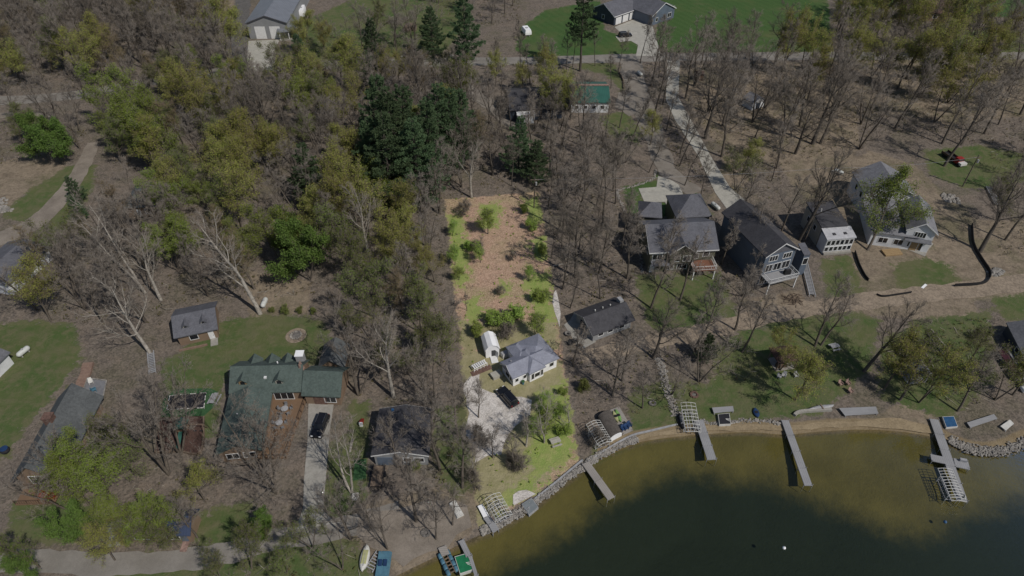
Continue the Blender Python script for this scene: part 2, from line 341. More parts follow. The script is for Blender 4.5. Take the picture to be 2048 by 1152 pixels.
px_ = g.n('SeparateXYZ', {0: wp}); stripe = g.math('SINE', g.math('ADD', g.math('MULTIPLY', px_.outputs[0], 1.9), g.math('MULTIPLY', px_.outputs[1], 1.1)))
mown = g.mix(g.ramp(stripe, -.9, .9), (.052, .1, .032), (.06, .112, .037)); mown = g.mix(g.math('MULTIPLY', g.ramp(nA, .46, .66), .6), mown, (.105, .12, .048)); mown = g.mix(g.math('MULTIPLY', g.ramp(g.noise(wp, .06, 6, .7), .52, .66), .45), mown, (.14, .13, .07)); mown = g.mix(.2, mown, g.mix(nC, (.03, .06, .015), (.1, .16, .05)))
grass = g.mix(g.ramp(att('mown'), .4, .6), grass, mown)
dirt = g.mix(g.ramp(nB, .35, .7), (.28, .228, .172), (.175, .145, .11)); dirt = g.mix(g.math('MULTIPLY', g.ramp(nA, .47, .62), .85), dirt, (.12, .115, .068)); dirt = g.mix(g.math('MULTIPLY', g.ramp(g.noise(wp, .3, 6, .72), .5, .62), .65), dirt, (.13, .105, .08)); dirt = g.mix(g.math('MULTIPLY', g.ramp(g.noise(wp, 1.1, 5, .7), .55, .68), .5), dirt, (.09, .075, .06))
dirt = g.mix(.25, dirt, g.mix(vor, (.1, .08, .06), (.36, .28, .2)))
vor2 = g.n('SeparateColor', {0: g.n('TexVoronoi', {'Vector': wp, 'Scale': 6.5}).outputs['Color']}).outputs[0]
lit = g.mix(g.ramp(nB, .36, .66), (.5, .325, .23), (.36, .255, .17)); lit = g.mix(g.math('MULTIPLY', g.ramp(nA, .44, .62), .75), lit, (.3, .28, .13))  # light put into the colour: lot ground far paler than the floor outside
lit = g.mix(g.math('MULTIPLY', g.ramp(g.noise(wp, .8, 6, .72), .5, .64), .6), lit, (.22, .155, .105))
lit = g.mix(.5, lit, g.mix(vor2, (.17, .1, .07), (.64, .46, .36)))
lit = g.mix(sel('tan_lit', 1.2), lit, g.mix(.35, g.mix(g.ramp(nB, .35, .65), (.36, .32, .19), (.25, .235, .11)), g.mix(nC, (.1, .1, .04), (.5, .44, .3))))  # lower lot ground, its tan likewise painted as if brightly lit
herb_lit = g.mix(g.ramp(nB, .35, .7), (.22, .31, .07), (.36, .35, .14)); herb_lit = g.mix(.35, herb_lit, g.mix(nC, (.08, .13, .03), (.36, .42, .15)))  # grass of the lot, a brightened copy of the grass outside
bedc = g.mix(g.ramp(nA, .35, .7), (.158, .142, .06), (.118, .108, .046)); bedc = g.mix(g.math('MULTIPLY', g.ramp(nB, .58, .8), .55), bedc, (.065, .065, .028))
weed = g.mix(nB, (.026, .039, .033), (.019, .029, .0255))
sand = g.mix(g.ramp(nB, .35, .7), (.26, .205, .13), (.19, .145, .09))
c = g.mix(sel('dirt', .9), floor, dirt); c = g.mix(sel('grass', 1.5), c, grass)
c = g.mix(sel('litter_lit', 1.), c, lit); c = g.mix(g.math('MULTIPLY', sel('herb_lit', 1.3), sel('litter_lit', 1.)), c, herb_lit)
c = g.mix(sel('sandshore', .3), c, sand); c = g.mix(g.ramp(att('bed'), .3, .7), c, bedc)
wf = g.ramp(g.math('ADD', att('weed'), g.math('MULTIPLY', g.math('SUBTRACT', g.noise(wp, .22, 8, .75), .5), .55)), .26, .7)
c = g.mix(wf, c, weed)
g.set(g.b.inputs['Base Color'], c); g.b.inputs['Roughness'].default_value = .95; g.b.inputs['Specular IOR Level'].default_value = .1
g.bump(g.math('MULTIPLY_ADD', nC, .6, nB), .7, .35)
gm.materials.append(g.m); go = bpy.data.objects.new('ground', gm); COL.objects.link(go); tag(go, kind='structure')

# lake water: a sheet one sees through, reflecting the sky a little
g = NG('lake_water'); wp = g.wpos()
bmp = g.n('Bump', {'Height': g.noise(wp, 1.6, 4, .55), 'Strength': .12, 'Distance': .12})
tr = g.n('BsdfTransparent', {'Color': (.84, .82, .68)}); gl = g.n('BsdfGlossy', {'Color': (.9, .95, 1), 'Roughness': .08, 'Normal': bmp.outputs[0]})
fr = g.n('Fresnel', {'IOR': 1.33, 'Normal': bmp.outputs[0]})
mx = g.n('MixShader', {0: fr.outputs[0], 1: tr.outputs[0], 2: gl.outputs[0]}); g.t.links.new(mx.outputs[0], g.out.inputs[0]); g.t.nodes.remove(g.b)
wm = bpy.data.meshes.new('lake_water')
wl = [(p[0], p[1]) for p in lake]
bm = bmesh.new()
ctr = [bm.verts.new((p[0], p[1], -.3)) for p in wl]
bm.faces.new(ctr); bmesh.ops.triangulate(bm, faces=bm.faces); bmesh.ops.recalc_face_normals(bm, faces=bm.faces); bm.to_mesh(wm); bm.free()
wm.materials.append(g.m); wo = bpy.data.objects.new('lake_water', wm); COL.objects.link(wo); tag(wo, kind='structure')

# ------------------------------------------------------------------ roads, drives, pads (thin sheets a little above one another)
KEEP = []
def sheet(name, pts, z, mat, jit=.0, step=2., px=True, keep=True):
    w_ = W2(pts) if px else [Vector(p[:2]) for p in pts]
    if jit: w_ = subdiv(w_, step, jit, rnd)
    if keep: KEEP.append(w_)
    bm = bmesh.new(); vs = [bm.verts.new((p.x, p.y, z)) for p in w_]
    f = bm.faces.new(vs)
    if f.normal.z < 0 or True: bmesh.ops.triangulate(bm, faces=bm.faces)
    bmesh.ops.recalc_face_normals(bm, faces=bm.faces)
    for f in bm.faces:
        if f.normal.z < 0: f.normal_flip()
    m = bpy.data.meshes.new(name); bm.to_mesh(m); bm.free(); m.materials.append(MATS[mat])
    o = bpy.data.objects.new(name, m); COL.objects.link(o); return tag(o, kind='structure')
def strip(name, pts, wid, z, mat, jit=.3, n=6):
    l = smooth_line(W2(pts), n); L, Rr = [], []
    for i, p in enumerate(l):
        d = (l[min(i+1, len(l)-1)]-l[max(i-1, 0)]).normalized(); nn = Vector((-d.y, d.x))
        t = i/(len(l)-1); wd = wid if not hasattr(wid, '__len__') else wid[0]+(wid[1]-wid[0])*t
        L.append(p+nn*(wd/2+rnd.uniform(-jit, jit))); Rr.append(p-nn*(wd/2+rnd.uniform(-jit, jit)))
    vs = [(p.x, p.y, z) for p in L+Rr]; k = len(l)
    m = bpy.data.meshes.new(name); m.from_pydata(vs, [], [(i+k, i+1+k, i+1, i) for i in range(k-1)]); m.materials.append(MATS[mat])
    o = bpy.data.objects.new(name, m); COL.objects.link(o); KEEP.append(L+Rr[::-1]); return tag(o, kind='structure')
strip('road', [(-60,205),(150,190),(330,158),(420,146),(520,136),(700,128),(900,124),(1100,120),(1300,115),(1500,113),(1750,112),(2150,112)], 6.2, .02, 'road_pale', .35)
strip('gravel_drive', [(1262,118),(1268,160),(1283,205),(1300,250),(1318,300),(1338,345),(1392,386)], (7.5, 4.5), .026, 'asphalt_gravel', .4)
sheet('gravel_yard', [(1236,185),(1270,178),(1285,205),(1290,222),(1260,232),(1232,215)], .032, 'asphalt_gravel', .4)
sheet('concrete_drive', [(1335,122),(1360,122),(1358,160),(1357,195),(1385,245),(1420,310),(1460,375),(1490,400),(1455,420),(1430,385),(1395,310),(1350,240),(1332,200),(1333,160)], .035, 'concrete_pale')
sheet('parking_pad', [(1277,377),(1313,374),(1316,352),(1345,362),(1358,370),(1372,402),(1362,440),(1342,430),(1330,404),(1289,405)], .038, 'concrete_pale')
strip('gravel_drive', [(893,126),(915,160),(945,188),(985,212),(1022,242),(1045,252)], (5, 5.5), .024, 'asphalt_gravel', .4)
sheet('concrete_apron', [(1229,54),(1275,36),(1303,46),(1312,75),(1322,112),(1272,112),(1276,90),(1262,82),(1240,84),(1231,73),(1246,70)], .034, 'concrete_pale')
sheet('gravel_lot', [(478,-60),(505,-60),(497,62),(497,84),(545,84),(520,132),(480,140),(455,105)], .03, 'gravel_dark', .4)
sheet('concrete_apron', [(497,82),(560,79),(553,92),(548,140),(492,142)], .036, 'concrete_pale')
strip('gravel_track', [(-60,498),(40,462),(90,430),(130,385),(155,350),(176,312),(186,285)], (6.5, 3), .022, 'track_dirt', .22)
strip('gravel_track', [(-60,236),(20,230),(70,228),(95,236)], (4, 2.5), .022, 'track_dirt', .2)
strip('road', [(-80,1118),(60,1122),(200,1128),(330,1124),(450,1106),(560,1078),(650,1062),(730,1042),(800,1022)], (3.4, 3.6), .022, 'road_pale', .25)
sheet('concrete_drive', [(617,806),(668,806),(660,860),(654,930),(648,1000),(648,1022),(668,1042),(680,1046),(570,1063),(598,1040),(606,1018),(608,960),(615,880)], .036, 'concrete')
strip('dirt_road', [(1160,712),(1230,700),(1310,682),(1400,664),(1480,645),(1560,628),(1680,608),(1800,593),(1920,580),(2100,556)], (3.4, 5), .024, 'dirt_sand', .45)
sheet('dirt_yard', [(720,1030),(850,1000),(940,1010),(945,1055),(860,1110),(800,1140),(775,1110),(720,1070)], .026, 'track_dirt', .7)
sheet('gravel_drive', [(930,770),(955,745),(965,775),(985,790),(1020,790),(1065,800),(1062,830),(1020,870),(1000,905),(955,925),(936,870)], .03, 'pad_lit', .5, 1.5)
sheet('beach', [(1200,905),(1250,882),(1300,866),(1360,855),(1500,848),(1570,850),(1700,842),(1800,836),(1870,855),(1900,880),(1868,868),(1800,857),(1720,853),(1640,857),(1570,863),(1500,858),(1400,863),(1300,874),(1250,888)], .016, 'beach_sand', .2, 1.5, keep=True)
sheet('patio', [(1128,650),(1140,640),(1151,622),(1192,684),(1168,697),(1158,697)], .05, 'concrete')
sheet('driveway_new', [(1810,478),(1850,468),(1866,488),(1850,512),(1815,500)], .036, 'concrete', .5)
sheet('fire_beach', [(1026,1012),(1026,990),(1037,982),(1052,980),(1064,984),(1072,988)], .05, 'pad_lit')
sheet('playground_bed', [(322,835),(408,833),(402,905),(310,906)], .03, 'mulch', .15)
sheet('path', [(1106,585),(1112,580),(1117,610),(1122,645),(1118,655),(1108,625)], .03, 'pad_lit', .25)

# ------------------------------------------------------------------ houses
class Blk:
    """one rectangular block of a house: A front-left, B front-right, C rear-left corner of its eaves in the picture"""
    def __init__(s, root, A, B, C, h, main='ab', ov=.45, D=None, Wd=None):
        a, b = P(*A, h), P(*B, h); c_ = P(*C, h) if C else None
        if main == 'ab':
            x = (b-a).normalized(); y = Vector((-x.y, x.x, 0)); Wd = (b-a).length; D = D or abs((c_-a).dot(y))
        else:
            y = (c_-a).normalized(); x = Vector((y.y, -y.x, 0)); D = (c_-a).length; Wd = Wd or abs((b-a).dot(x))
        s.h = h; s.ov = ov; s.W, s.D = Wd-2*ov, D-2*ov
        o = a+(x+y)*ov; o.z = 0
        s.M = Matrix(((x.x, y.x, 0, o.x), (x.y, y.y, 0, o.y), (0, 0, 1, 0), (0, 0, 0, 1)))
        s.root = root
        if root is not None: s.T = root.matrix_world_inv @ s.M if hasattr(root, 'matrix_world_inv') else ROOTINV[root.name] @ s.M
        FOOT.append([(s.M @ Vector(p)).xy for p in ((-1, -1, 0), (s.W+1, -1, 0), (s.W+1, s.D+1, 0), (-1, s.D+1, 0))])
    def mb(s): return MB(s.T)
    def walls(s, mat, gable=None, rise=0., name='wall', z0=-.15):
        m = s.mb(); W_, D_, h = s.W, s.D, s.h
        if gable == 'x': m.extr([(0, z0), (D_, z0), (D_, h), (D_/2, h+rise*.93), (0, h)], 0, W_, 'x')
        elif gable == 'y': m.extr([(0, z0), (W_, z0), (W_, h), (W_/2, h+rise*.93), (0, h)], 0, D_, 'y')
        else: m.box(0, 0, z0, W_, D_, h)
        s.gable, s.rise = gable, rise
        return m.build(name, mat, s.root)
    def roof(s, mat, kind, rise, th=.2, name='roof', rl=0, rr=0):
        W_, D_, h, o = s.W, s.D, s.h, s.ov; m = s.mb(); e = .06
        dz = rise*o/((D_ if kind in ('x', 'hx') else W_)/2)
        if kind == 'x': m.extr([(-o, h-dz+e), (D_/2, h+rise+e), (D_+o, h-dz+e), (D_+o, h-dz+e+th), (D_/2, h+rise+e+th), (-o, h-dz+e+th)], -o, W_+o, 'x')
        elif kind == 'y': m.extr([(-o, h-dz+e), (W_/2, h+rise+e), (W_+o, h-dz+e), (W_+o, h-dz+e+th), (W_/2, h+rise+e+th), (-o, h-dz+e+th)], -o, D_+o, 'y')
        elif kind == 'shed': m.extr([(-o, h), (D_+o, h+rise), (D_+o, h+rise+th), (-o, h+th)], -o, W_+o, 'x')
        else:
            b = [(-o, -o, h+e), (W_+o, -o, h+e), (W_+o, D_+o, h+e), (-o, D_+o, h+e)]
            t = [(x, y, z+th) for x, y, z in b]
            if kind == 'hx': k = min(D_, W_)/2; r = [(k if not rl else -o, D_/2, h+rise), (W_-k if not rr else W_+o, D_/2, h+rise)]
            else: k = min(D_, W_)/2; r = [(W_/2, k if not rl else -o, h+rise), (W_/2, D_-k if not rr else D_+o, h+rise)]
            if abs((Vector(r[1])-Vector(r[0])).length) < .3: r[1] = (r[0][0]+.3, r[0][1], r[0][2])
            vs = b+t+r
            fs = [(3,2,1,0), (0,1,5,4), (1,2,6,5), (2,3,7,6), (3,0,4,7)]
            fs += [(4,5,9,8), (5,6,9), (6,7,8,9), (7,4,8)] if kind == 'hx' else [(4,5,8), (5,6,9,8), (6,7,9), (7,4,8,9)]
            m.add(vs, fs)
        return m.build(name, mat, s.root)
    def pos(s, side, u, d=0.):
        return {'f': (u, -d), 'b': (s.W-u, s.D+d), 'l': (-d, s.D-u), 'r': (s.W+d, u)}[side]
    def wframe(s, side, u):
        x, y = s.pos(side, u); r = {'f': 0, 'b': PI, 'l': -PI/2, 'r': PI/2}[side]
        return s.T @ Matrix.Translation((x, y, 0)) @ Matrix.Rotation(r, 4, 'Z')
    def win(s, side, u, z, w_, h, frame='trim_white', glass='glass_dark', name='window', bars=1):
        T = s.wframe(side, u); t = .1
        m = MB(T); m.box(-w_/2-t, -.07, z-t, w_/2+t, .02, z); m.box(-w_/2-t, -.07, z+h, w_/2+t, .02, z+h+t)
        m.box(-w_/2-t, -.07, z, -w_/2, .02, z+h); m.box(w_/2, -.07, z, w_/2+t, .02, z+h)
        for i in range(1, bars): x = -w_/2+w_*i/bars; m.box(x-.04, -.065, z, x+.04, .02, z+h)
        f = m.build(name, frame, s.root)
        MB(T).box(-w_/2, -.035, z, w_/2, .015, z+h).build('pane', glass, f)
        return f
    def door(s, side, u, w_, h, mat='trim_white', name='door', handle=True):
        T = s.wframe(side, u)
        d = MB(T).box(-w_/2, -.06, 0, w_/2, .02, h).build(name, mat, s.root)
        if handle: MB(T).box(w_/2-.2, -.12, h*.45, w_/2-.1, -.062, h*.45+.12).build('handle', 'chrome', d)
        return d
    def trim(s, mat='trim_white', side='f', name='fascia'):
        """white rake or eave board on one side"""
        m = s.mb(); W_, D_, h, o = s.W, s.D, s.h, s.ov; e = .04
        if side in 'fb' and s.gable == 'y':
            y = -o-.03 if side == 'f' else D_+o; dz = s.rise*o/(W_/2)
            m.extr([(-o, h-dz+e-.05), (W_/2, h+s.rise+e-.05), (W_+o, h-dz+e-.05), (W_+o, h-dz+.21+e), (W_/2, h+s.rise+.21+e), (-o, h-dz+.21+e)], y, y+.03, 'y')
        elif side in 'lr' and s.gable == 'x':
            x = -o-.03 if side == 'l' else W_+o; dz = s.rise*o/(D_/2)
            m.extr([(-o, h-dz+e-.05), (D_/2, h+s.rise+e-.05), (D_+o, h-dz+e-.05), (D_+o, h-dz+.21+e), (D_/2, h+s.rise+.21+e), (-o, h-dz+.21+e)], x, x+.03, 'x')
        else:
            dz = s.rise*o/((D_ if s.gable == 'x' else W_)/2) if s.gable else 0
            m.box(-o, -o-.04, h-dz-.02, W_+o, -o-.005, h-dz+.26)
        return m.build(name, mat, s.root)
    def dormer(s, u, v, w_, hh, d, wall, roof):
        """small gabled dormer: u across, v up the front slope (from the front wall), on a ridge-along-x roof"""
        z = s.h+s.rise*v/(s.D/2)-.1; T = s.T @ Matrix.Translation((u, v, z))
        m = MB(T).extr([(-w_/2, 0), (w_/2, 0), (w_/2, hh), (0, hh+w_*.4), (-w_/2, hh)], 0, d, 'y')
        o = m.build('dormer', wall, s.root); k = .25
        MB(T).extr([(-w_/2-k, hh-k*.8+.03), (0, hh+w_*.4+.03), (w_/2+k, hh-k*.8+.03), (w_/2+k, hh-k*.8+.17), (0, hh+w_*.4+.2), (-w_/2-k, hh-k*.8+.17)], -.25, d+.4, 'y').build('dormer_roof', roof, o)
        MB(T).box(-w_*.28, -.04, .25, w_*.28, .02, hh-.05).build('pane', 'glass_dark', o)
ROOTINV = {}
def house(name, label, cat, A, B, group=None):
    a, b = P(*A), P(*B); r = ang(a, b)
    o = thing(name, label, cat, a, r, group)
    ROOTINV[o.name] = (Matrix.Translation(a) @ Matrix.Rotation(r, 4, 'Z')).inverted()
    return o
def railing(b, x0, y0, x1, y1, z, mat='trim_white', h=1., sides='flr', name='railing'):
    m = b.mb(); segs = []
    if 'f' in sides: segs.append(((x0, y0), (x1, y0)))
    if 'l' in sides: segs.append(((x0, y0), (x0, y1)))
    if 'r' in sides: segs.append(((x1, y0), (x1, y1)))
    if 'b' in sides: segs.append(((x0, y1), (x1, y1)))
    for (ax, ay), (bx, by) in segs:
        m.tube((ax, ay, z+h), (bx, by, z+h), .05, n=4); m.tube((ax, ay, z+.12), (bx, by, z+.12), .035, n=4)
        L = math.hypot(bx-ax, by-ay); k = max(2, int(L/.35))
        for i in range(k+1):
            t = i/k; x, y = ax+(bx-ax)*t, ay+(by-ay)*t; r_ = .05 if i % 5 == 0 else .02
            m.tube((x, y, z), (x, y, z+h), r_, n=4)
    return m.build(name, mat, b.root)
def deck(b, x0, y0, x1, y1, z, mat='deck_wood', rail='flr', railmat='trim_white', th=.2):
    b.mb().box(x0, y0, z-th, x1, y1, z).build('deck', mat, b.root)
    if z > .5:
        for x in (x0+.2, x1-.2): b.mb().box(x-.1, y0+.1, -.1, x+.1, y0+.3, z-th).build('deck_post', railmat, b.root)
    if rail: railing(b, x0+.06, y0+.06, x1-.06, y1-.06, z, railmat, sides=rail)
def chimney(b, x, y, z0, z1, w_=.9, mat='brick', cap='concrete'):
    c_ = b.mb().box(x-w_/2, y-w_/2, z0, x+w_/2, y+w_/2, z1).build('chimney', mat, b.root)
    b.mb().box(x-w_/2-.1, y-w_/2-.1, z1, x+w_/2+.1, y+w_/2+.1, z1+.12).build('cap', cap, c_)
def vent(b, x, y, z, mat='white_metal'):
    b.mb().tube((x, y, z-.3), (x, y, z+.45), .12, n=8).build('roof_vent', mat, b.root)

# ---- far metal barn by the road
o = house('metal_barn', 'long grey metal barn with two white garage doors and a small side porch', 'barn', (493,80), (570,80))
b = Blk(o, (489,47), (574,46), None, 5.6, ov=.5, D=46); b.walls('siding_grey', 'y', 2.4); b.roof('metal_grey', 'y', 2.4); b.trim('shingle_slate')
b.door('f', b.W*.3, 3.6, 4.3, 'trim_white', 'garage_door', False); b.door('f', b.W*.68, 3.6, 4.3, 'trim_white', 'garage_door', False)
p = Blk(o, (555,66), (597,62), None, 3, ov=.3, D=8); p.roof('metal_grey', 'shed', 1.2, name='porch_roof')
for u in (.2, p.W/2, p.W-.2): p.mb().box(u-.12, .1, 0, u+.12, .34, 3).build('porch_post', 'trim_white', o)
p.mb().box(0, 0, -.1, p.W, 6, .25).build('porch_floor', 'concrete', o); p.mb().box(1, 4, .25, p.W-.5, 7.6, 2.9).build('wall', 'siding_grey', o)
# ---- blue house
o = house('blue_house', 'dark blue house with slate roof, white trimmed gable and attached three door garage', 'house', (1229,56), (1351,44))
b = Blk(o, (1229,34), (1278,17), (1201,10), 3.3, ov=.4); b.walls('siding_navy', 'x', 3); b.roof('shingle_slate', 'x', 3); b.trim(side='l'); b.trim(side='f', name='gutter')
for k in range(3): b.door('f', b.W*(.2+.3*k), 3, 2.5, 'trim_white', 'garage_door', False)
b.win('l', b.D*.5, 1, 1.2, 1.4)
c_ = Blk(o, (1305,33), (1353,16), (1281,-4), 3.6, ov=.4); c_.walls('siding_blue', 'y', 3.2); c_.roof('shingle_slate', 'y', 3.2); c_.trim()
c_.win('f', c_.W*.22, 1, 1, 1.3); c_.win('f', c_.W*.78, 1, 1.9, 1.5, bars=2)
d_ = Blk(o, (1284,24), (1306,32), (1272,2), 3.2, ov=.3); d_.walls('siding_navy', 'x', 2); d_.roof('shingle_slate', 'x', 2); d_.win('f', d_.W*.5, 1, 1.2, 1.3)
deck(c_, c_.W+.1, c_.D*.2, c_.W+4, c_.D*.7, 1.6, 'deck_wood', 'fr')
st = c_.mb()
for k in range(6): st.box(c_.W+4+k*.3, c_.D*.3, 1.3-k*.25, c_.W+4.3+k*.3, c_.D*.45, 1.4-k*.25)
st.build('stair', 'trim_white', o)
# ---- far house behind the yellow trees, top right
o = house('brown_roofed_house', 'wide low house with grey brown roof behind yellow trees at the far lawn', 'house', (1795,26), (1905,36))
b = Blk(o, (1800,22), (1908,28), (1808,0), 3, ov=.5); b.walls('siding_tan', 'x', 2.6); b.roof('shingle_brown', 'x', 2.6); b.win('f', b.W*.3, 1, 1.4, 1.2); b.win('f', b.W*.7, 1, 1.4, 1.2); chimney(b, b.W*.4, b.D*.5, 4, 6.6)
# ---- green roofed pole building
o = house('green_roofed_barn', 'long pale pole barn under a ribbed green metal roof with beige ridge', 'barn', (1136,221), (1220,220))
b = Blk(o, (1140,206), (1221,206), None, 3.2, ov=.4, D=13.5); b.walls('siding_white', 'x', 2); b.roof('metal_green', 'x', 2)
b.mb().box(-.4, b.D/2-.45, b.h+2.2, b.W+.4, b.D/2+.45, b.h+2.42).build('ridge_cap', 'paver_pink', o)
for k in range(4): b.win('f', b.W*(.15+.23*k), 1.2, 1.1, 1)
b.door('f', b.W*.93, 1, 2.1)
# ---- dark roofed house hidden by trees, with white annex
o = house('dark_hidden_house', 'dark roofed house half hidden in trees beside the green roofed barn', 'house', (1022,240), (1120,236))
b = Blk(o, (1018,222), (1128,216), (1040,176), 3.4, ov=.4); b.walls('siding_navy', 'x', 2.6); b.roof('shingle_dark', 'x', 2.6); b.win('f', b.W*.75, 1, 1.4, 1.2); b.win('l', b.D*.5, 1, 1.3, 1.2)
c_ = Blk(o, (1034,232), (1071,230), None, 2.6, ov=.2, D=4); c_.walls('siding_white'); c_.roof('trim_white', 'shed', .5, name='annex_roof'); c_.door('f', c_.W*.5, 1, 2)
# ---- grey shed on the slope
o = house('storage_shed', 'small white shed with grey gable roof standing among bare trees', 'shed', (1505,217), (1530,210))
b = Blk(o, (1506,208), (1532,200), (1497,192), 2.2, ov=.2); b.walls('siding_white', 'y', 1.2); b.roof('shingle_pale', 'y', 1.2); b.door('f', b.W*.5, 1.4, 1.9, 'siding_navy')
o = house('wooden_hut', 'small dark brown wooden hut beside the pale concrete drive', 'hut', (1393,157), (1408,157))
b = Blk(o, (1393,150), (1409,150), None, 2, ov=.15, D=2.6); b.walls('wood_brown', 'x', .6); b.roof('shingle_brown', 'x', .6); b.door('f', b.W*.5, .8, 1.7, 'deck_wood')
# ---- olive house
o = house('olive_house', 'large two storey olive house with slate roof, white trim and red brown deck', 'house', (1292,546), (1433,545))
b = Blk(o, (1299,506), (1439,499), (1277,441), 5.7, ov=.5); b.walls('siding_olive', 'x', 2.9); b.roof('shingle_slate', 'x', 2.9); b.trim(side='l'); b.trim(side='f', name='gutter')
for u, z, w_, n in ((.11, 3.4, 2, 2), (.3, 3.4, 1, 1), (.5, 3.5, 1.6, 2), (.67, 3.2, 2, 2), (.86, 3.7, 1.2, 1), (.14, .8, 1, 1), (.33, .6, 1.6, 2), (.52, .6, 2, 2)): b.win('f', b.W*u, z, w_, 1.35, bars=n)
b.door('f', b.W*.05, .95, 2.1); b.win('l', b.D*.3, 3.3, 1, 1.3); b.win('l', b.D*.75, 3.3, 1.2, 1.3)
g_ = Blk(o, (1340,507), (1394,504), None, 5.75, ov=.35, D=4.5); T0 = g_.T; g_.T = g_.T @ Matrix.Translation((0, -.25, 0)); g_.walls('siding_olive', 'y', 2, name='front_gable', z0=3); g_.roof('shingle_slate', 'y', 2); g_.trim()
g_.win('f', g_.W*.3, 3.4, 1, 1.35); g_.win('f', g_.W*.7, 3.4, 1.5, 1.35, bars=2)
deck(b, b.W*.62, -3.4, b.W*.97, -.02, 2.7, 'deck_red', 'flr')
b.mb().extr([(-1.3, 2.55), (0, 3.1), (0, 3.2), (-1.3, 2.65)], .2, b.W*.3, 'x').build('porch_roof', 'shingle_slate', o)
h1 = Blk(o, (1276,434), (1324,438), None, 5.2, ov=.4, D=6); h1.walls('siding_olive'); h1.roof('shingle_slate', 'hx', 2.3)
h2 = Blk(o, (1352,438), (1424,434), None, 4.6, ov=.4, D=9); h2.walls('siding_olive'); h2.roof('shingle_slate', 'hx', 3.3)
# ---- blue grey house
o = house('tall_grey_blue_house', 'tall grey blue lakeside house with long dark roof, white balcony and glazed ground floor', 'house', (1518,585), (1592,577))
b = Blk(o, (1532,515), (1610,507), (1443,424), 8.2, ov=.5, main='c'); b.walls('siding_blue', 'y', 2.3); b.roof('shingle_dark', 'y', 2.3); b.trim()
b.mb().extr([(.4, b.h), (b.W-.4, b.h), (b.W/2, b.h+2)], -.08, -.01, 'y').build('gable_panel', 'shingle_slate', o)
for u in (.28, .74): b.win('f', b.W*u, 6.3, 1.9, 1.25, bars=3)
for u, w_ in ((.22, 1.5), (.5, 1.7), (.79, 1.7)): b.win('f', b.W*u, 3.5, w_, 1.8, bars=2)
for k in range(5): b.win('f', b.W*(.11+.195*k), .4, 1.15, 2.1, bars=2)
deck(b, .1, -3, b.W-.1, -.02, 3, 'plank_grey', 'flr')
gr = thing('barbecue_grill', 'black covered grill on the white balcony of the grey blue house', 'grill', (b.M @ Vector((b.W*.75, -1.4, 3))), ang(P(1532,515), P(1610,507)))
MB().taper(-.7, -.35, 0, .7, .35, 1.1, .06).build('cover', 'fence_black', gr); MB().tube((-.45, 0, 1.1), (.45, 0, 1.1), .22, n=8).build('lid', 'mat_black', gr)
p = Blk(o, (1608,512), (1622,510), None, 5.4, ov=.1, D=3); p.walls('siding_blue'); p.roof('shingle_slate', 'shed', .8); p.win('f', p.W*.5, 3, 1, 1.6)
# stair / track section leaning down the bank
def ladder_walk(name, label, a, b_, wid, cat, z=.4):
    A, B = P(*a), P(*b_); L = (B-A).length; o = thing(name, label, cat, A, ang(A, B))
    for s_ in (-1, 1): MB().box(0, s_*wid/2-.07, z-.1, L, s_*wid/2+.07, z+.12).build('rail', 'galv', o)
    m = MB()
    k = int(L/.45)
    for i in range(k): m.box(i*.45+.1, -wid/2+.07, z-.04, i*.45+.36, wid/2-.07, z+.04)
    m.build('treads', 'plank_grey', o); m = MB()
    for i in range(0, int(L/3)+1):
        for s_ in (-1, 1): m.box(i*3, s_*wid/2-.05, -.1, i*3+.1, s_*wid/2+.05, z-.1)
    m.build('post', 'galv', o)
ladder_walk('ramp_walkway', 'grey ribbed walkway running down beside the tall grey blue house', (1606,520), (1624,594), 1.2, 'walkway')
# ---- white cottage with screened porch
o = house('screened_cottage', 'small two storey cottage with white porch roof and screened front windows', 'cottage', (1634,505), (1702,497))
b = Blk(o, (1643,456), (1697,452), (1637,410), 5, ov=.25); b.walls('siding_cream'); b.roof('shingle_dark', 'shed', .9); b.win('l', b.D*.3, 2.6, 1, 1.2); b.win('l', b.D*.7, 2.6, 1, 1.2)
p = Blk(o, (1654,481), (1713,476), None, 3.9, ov=.2, D=3.2); p.walls('siding_white', name='porch_wall'); p.roof('porch_white', 'shed', .75, name='porch_roof')
for k in range(6): p.win('f', p.W*(.09+.164*k), 2.3, .75, 1.25); p.win('f', p.W*(.09+.164*k), .7, .75, 1.1)
for k in range(2): p.mb().box(p.W*(.25+.4*k), .8, 4.05, p.W*(.25+.4*k)+.7, 1.8, 4.5).build('skylight', 'shingle_dark', o)
bx = p.mb().box(0, -.6, -.1, p.W, -.05, .5).build('step', 'concrete', o)
vent(b, b.W*.3, b.D*.6, 6); 
# ---- big new white house
o = house('new_white_house', 'big unfinished white house with pale grey roofs on bare sandy ground', 'house', (1745,497), (1852,464))
b = Blk(o, (1731,389), (1806,352), (1703,343), 5.6, ov=.45, main='c'); b.walls('siding_white', 'y', 2.8); b.roof('shingle_pale', 'y', 2.8); b.trim(); b.win('l', b.D*.4, 3.2, 1, 1.3); b.win('l', b.D*.75, 3.2, 1, 1.3)
c_ = Blk(o, (1742,466), (1822,432), (1722,392), 3.4, ov=.4, main='c'); c_.walls('siding_white'); c_.roof('shingle_pale', 'hy', 1.8); c_.win('f', c_.W*.3, 1, 1.8, 1.3, bars=2); c_.win('f', c_.W*.65, 1, 1.8, 1.3, bars=2); vent(c_, c_.W*.35, c_.D*.6, 4.6); vent(c_, c_.W*.55, c_.D*.25, 4)
d_ = Blk(o, (1813,459), (1868,435), (1800,402), 5.4, ov=.45, main='c'); d_.walls('siding_white', 'y', 2); d_.roof('shingle_pale', 'y', 2); d_.trim()
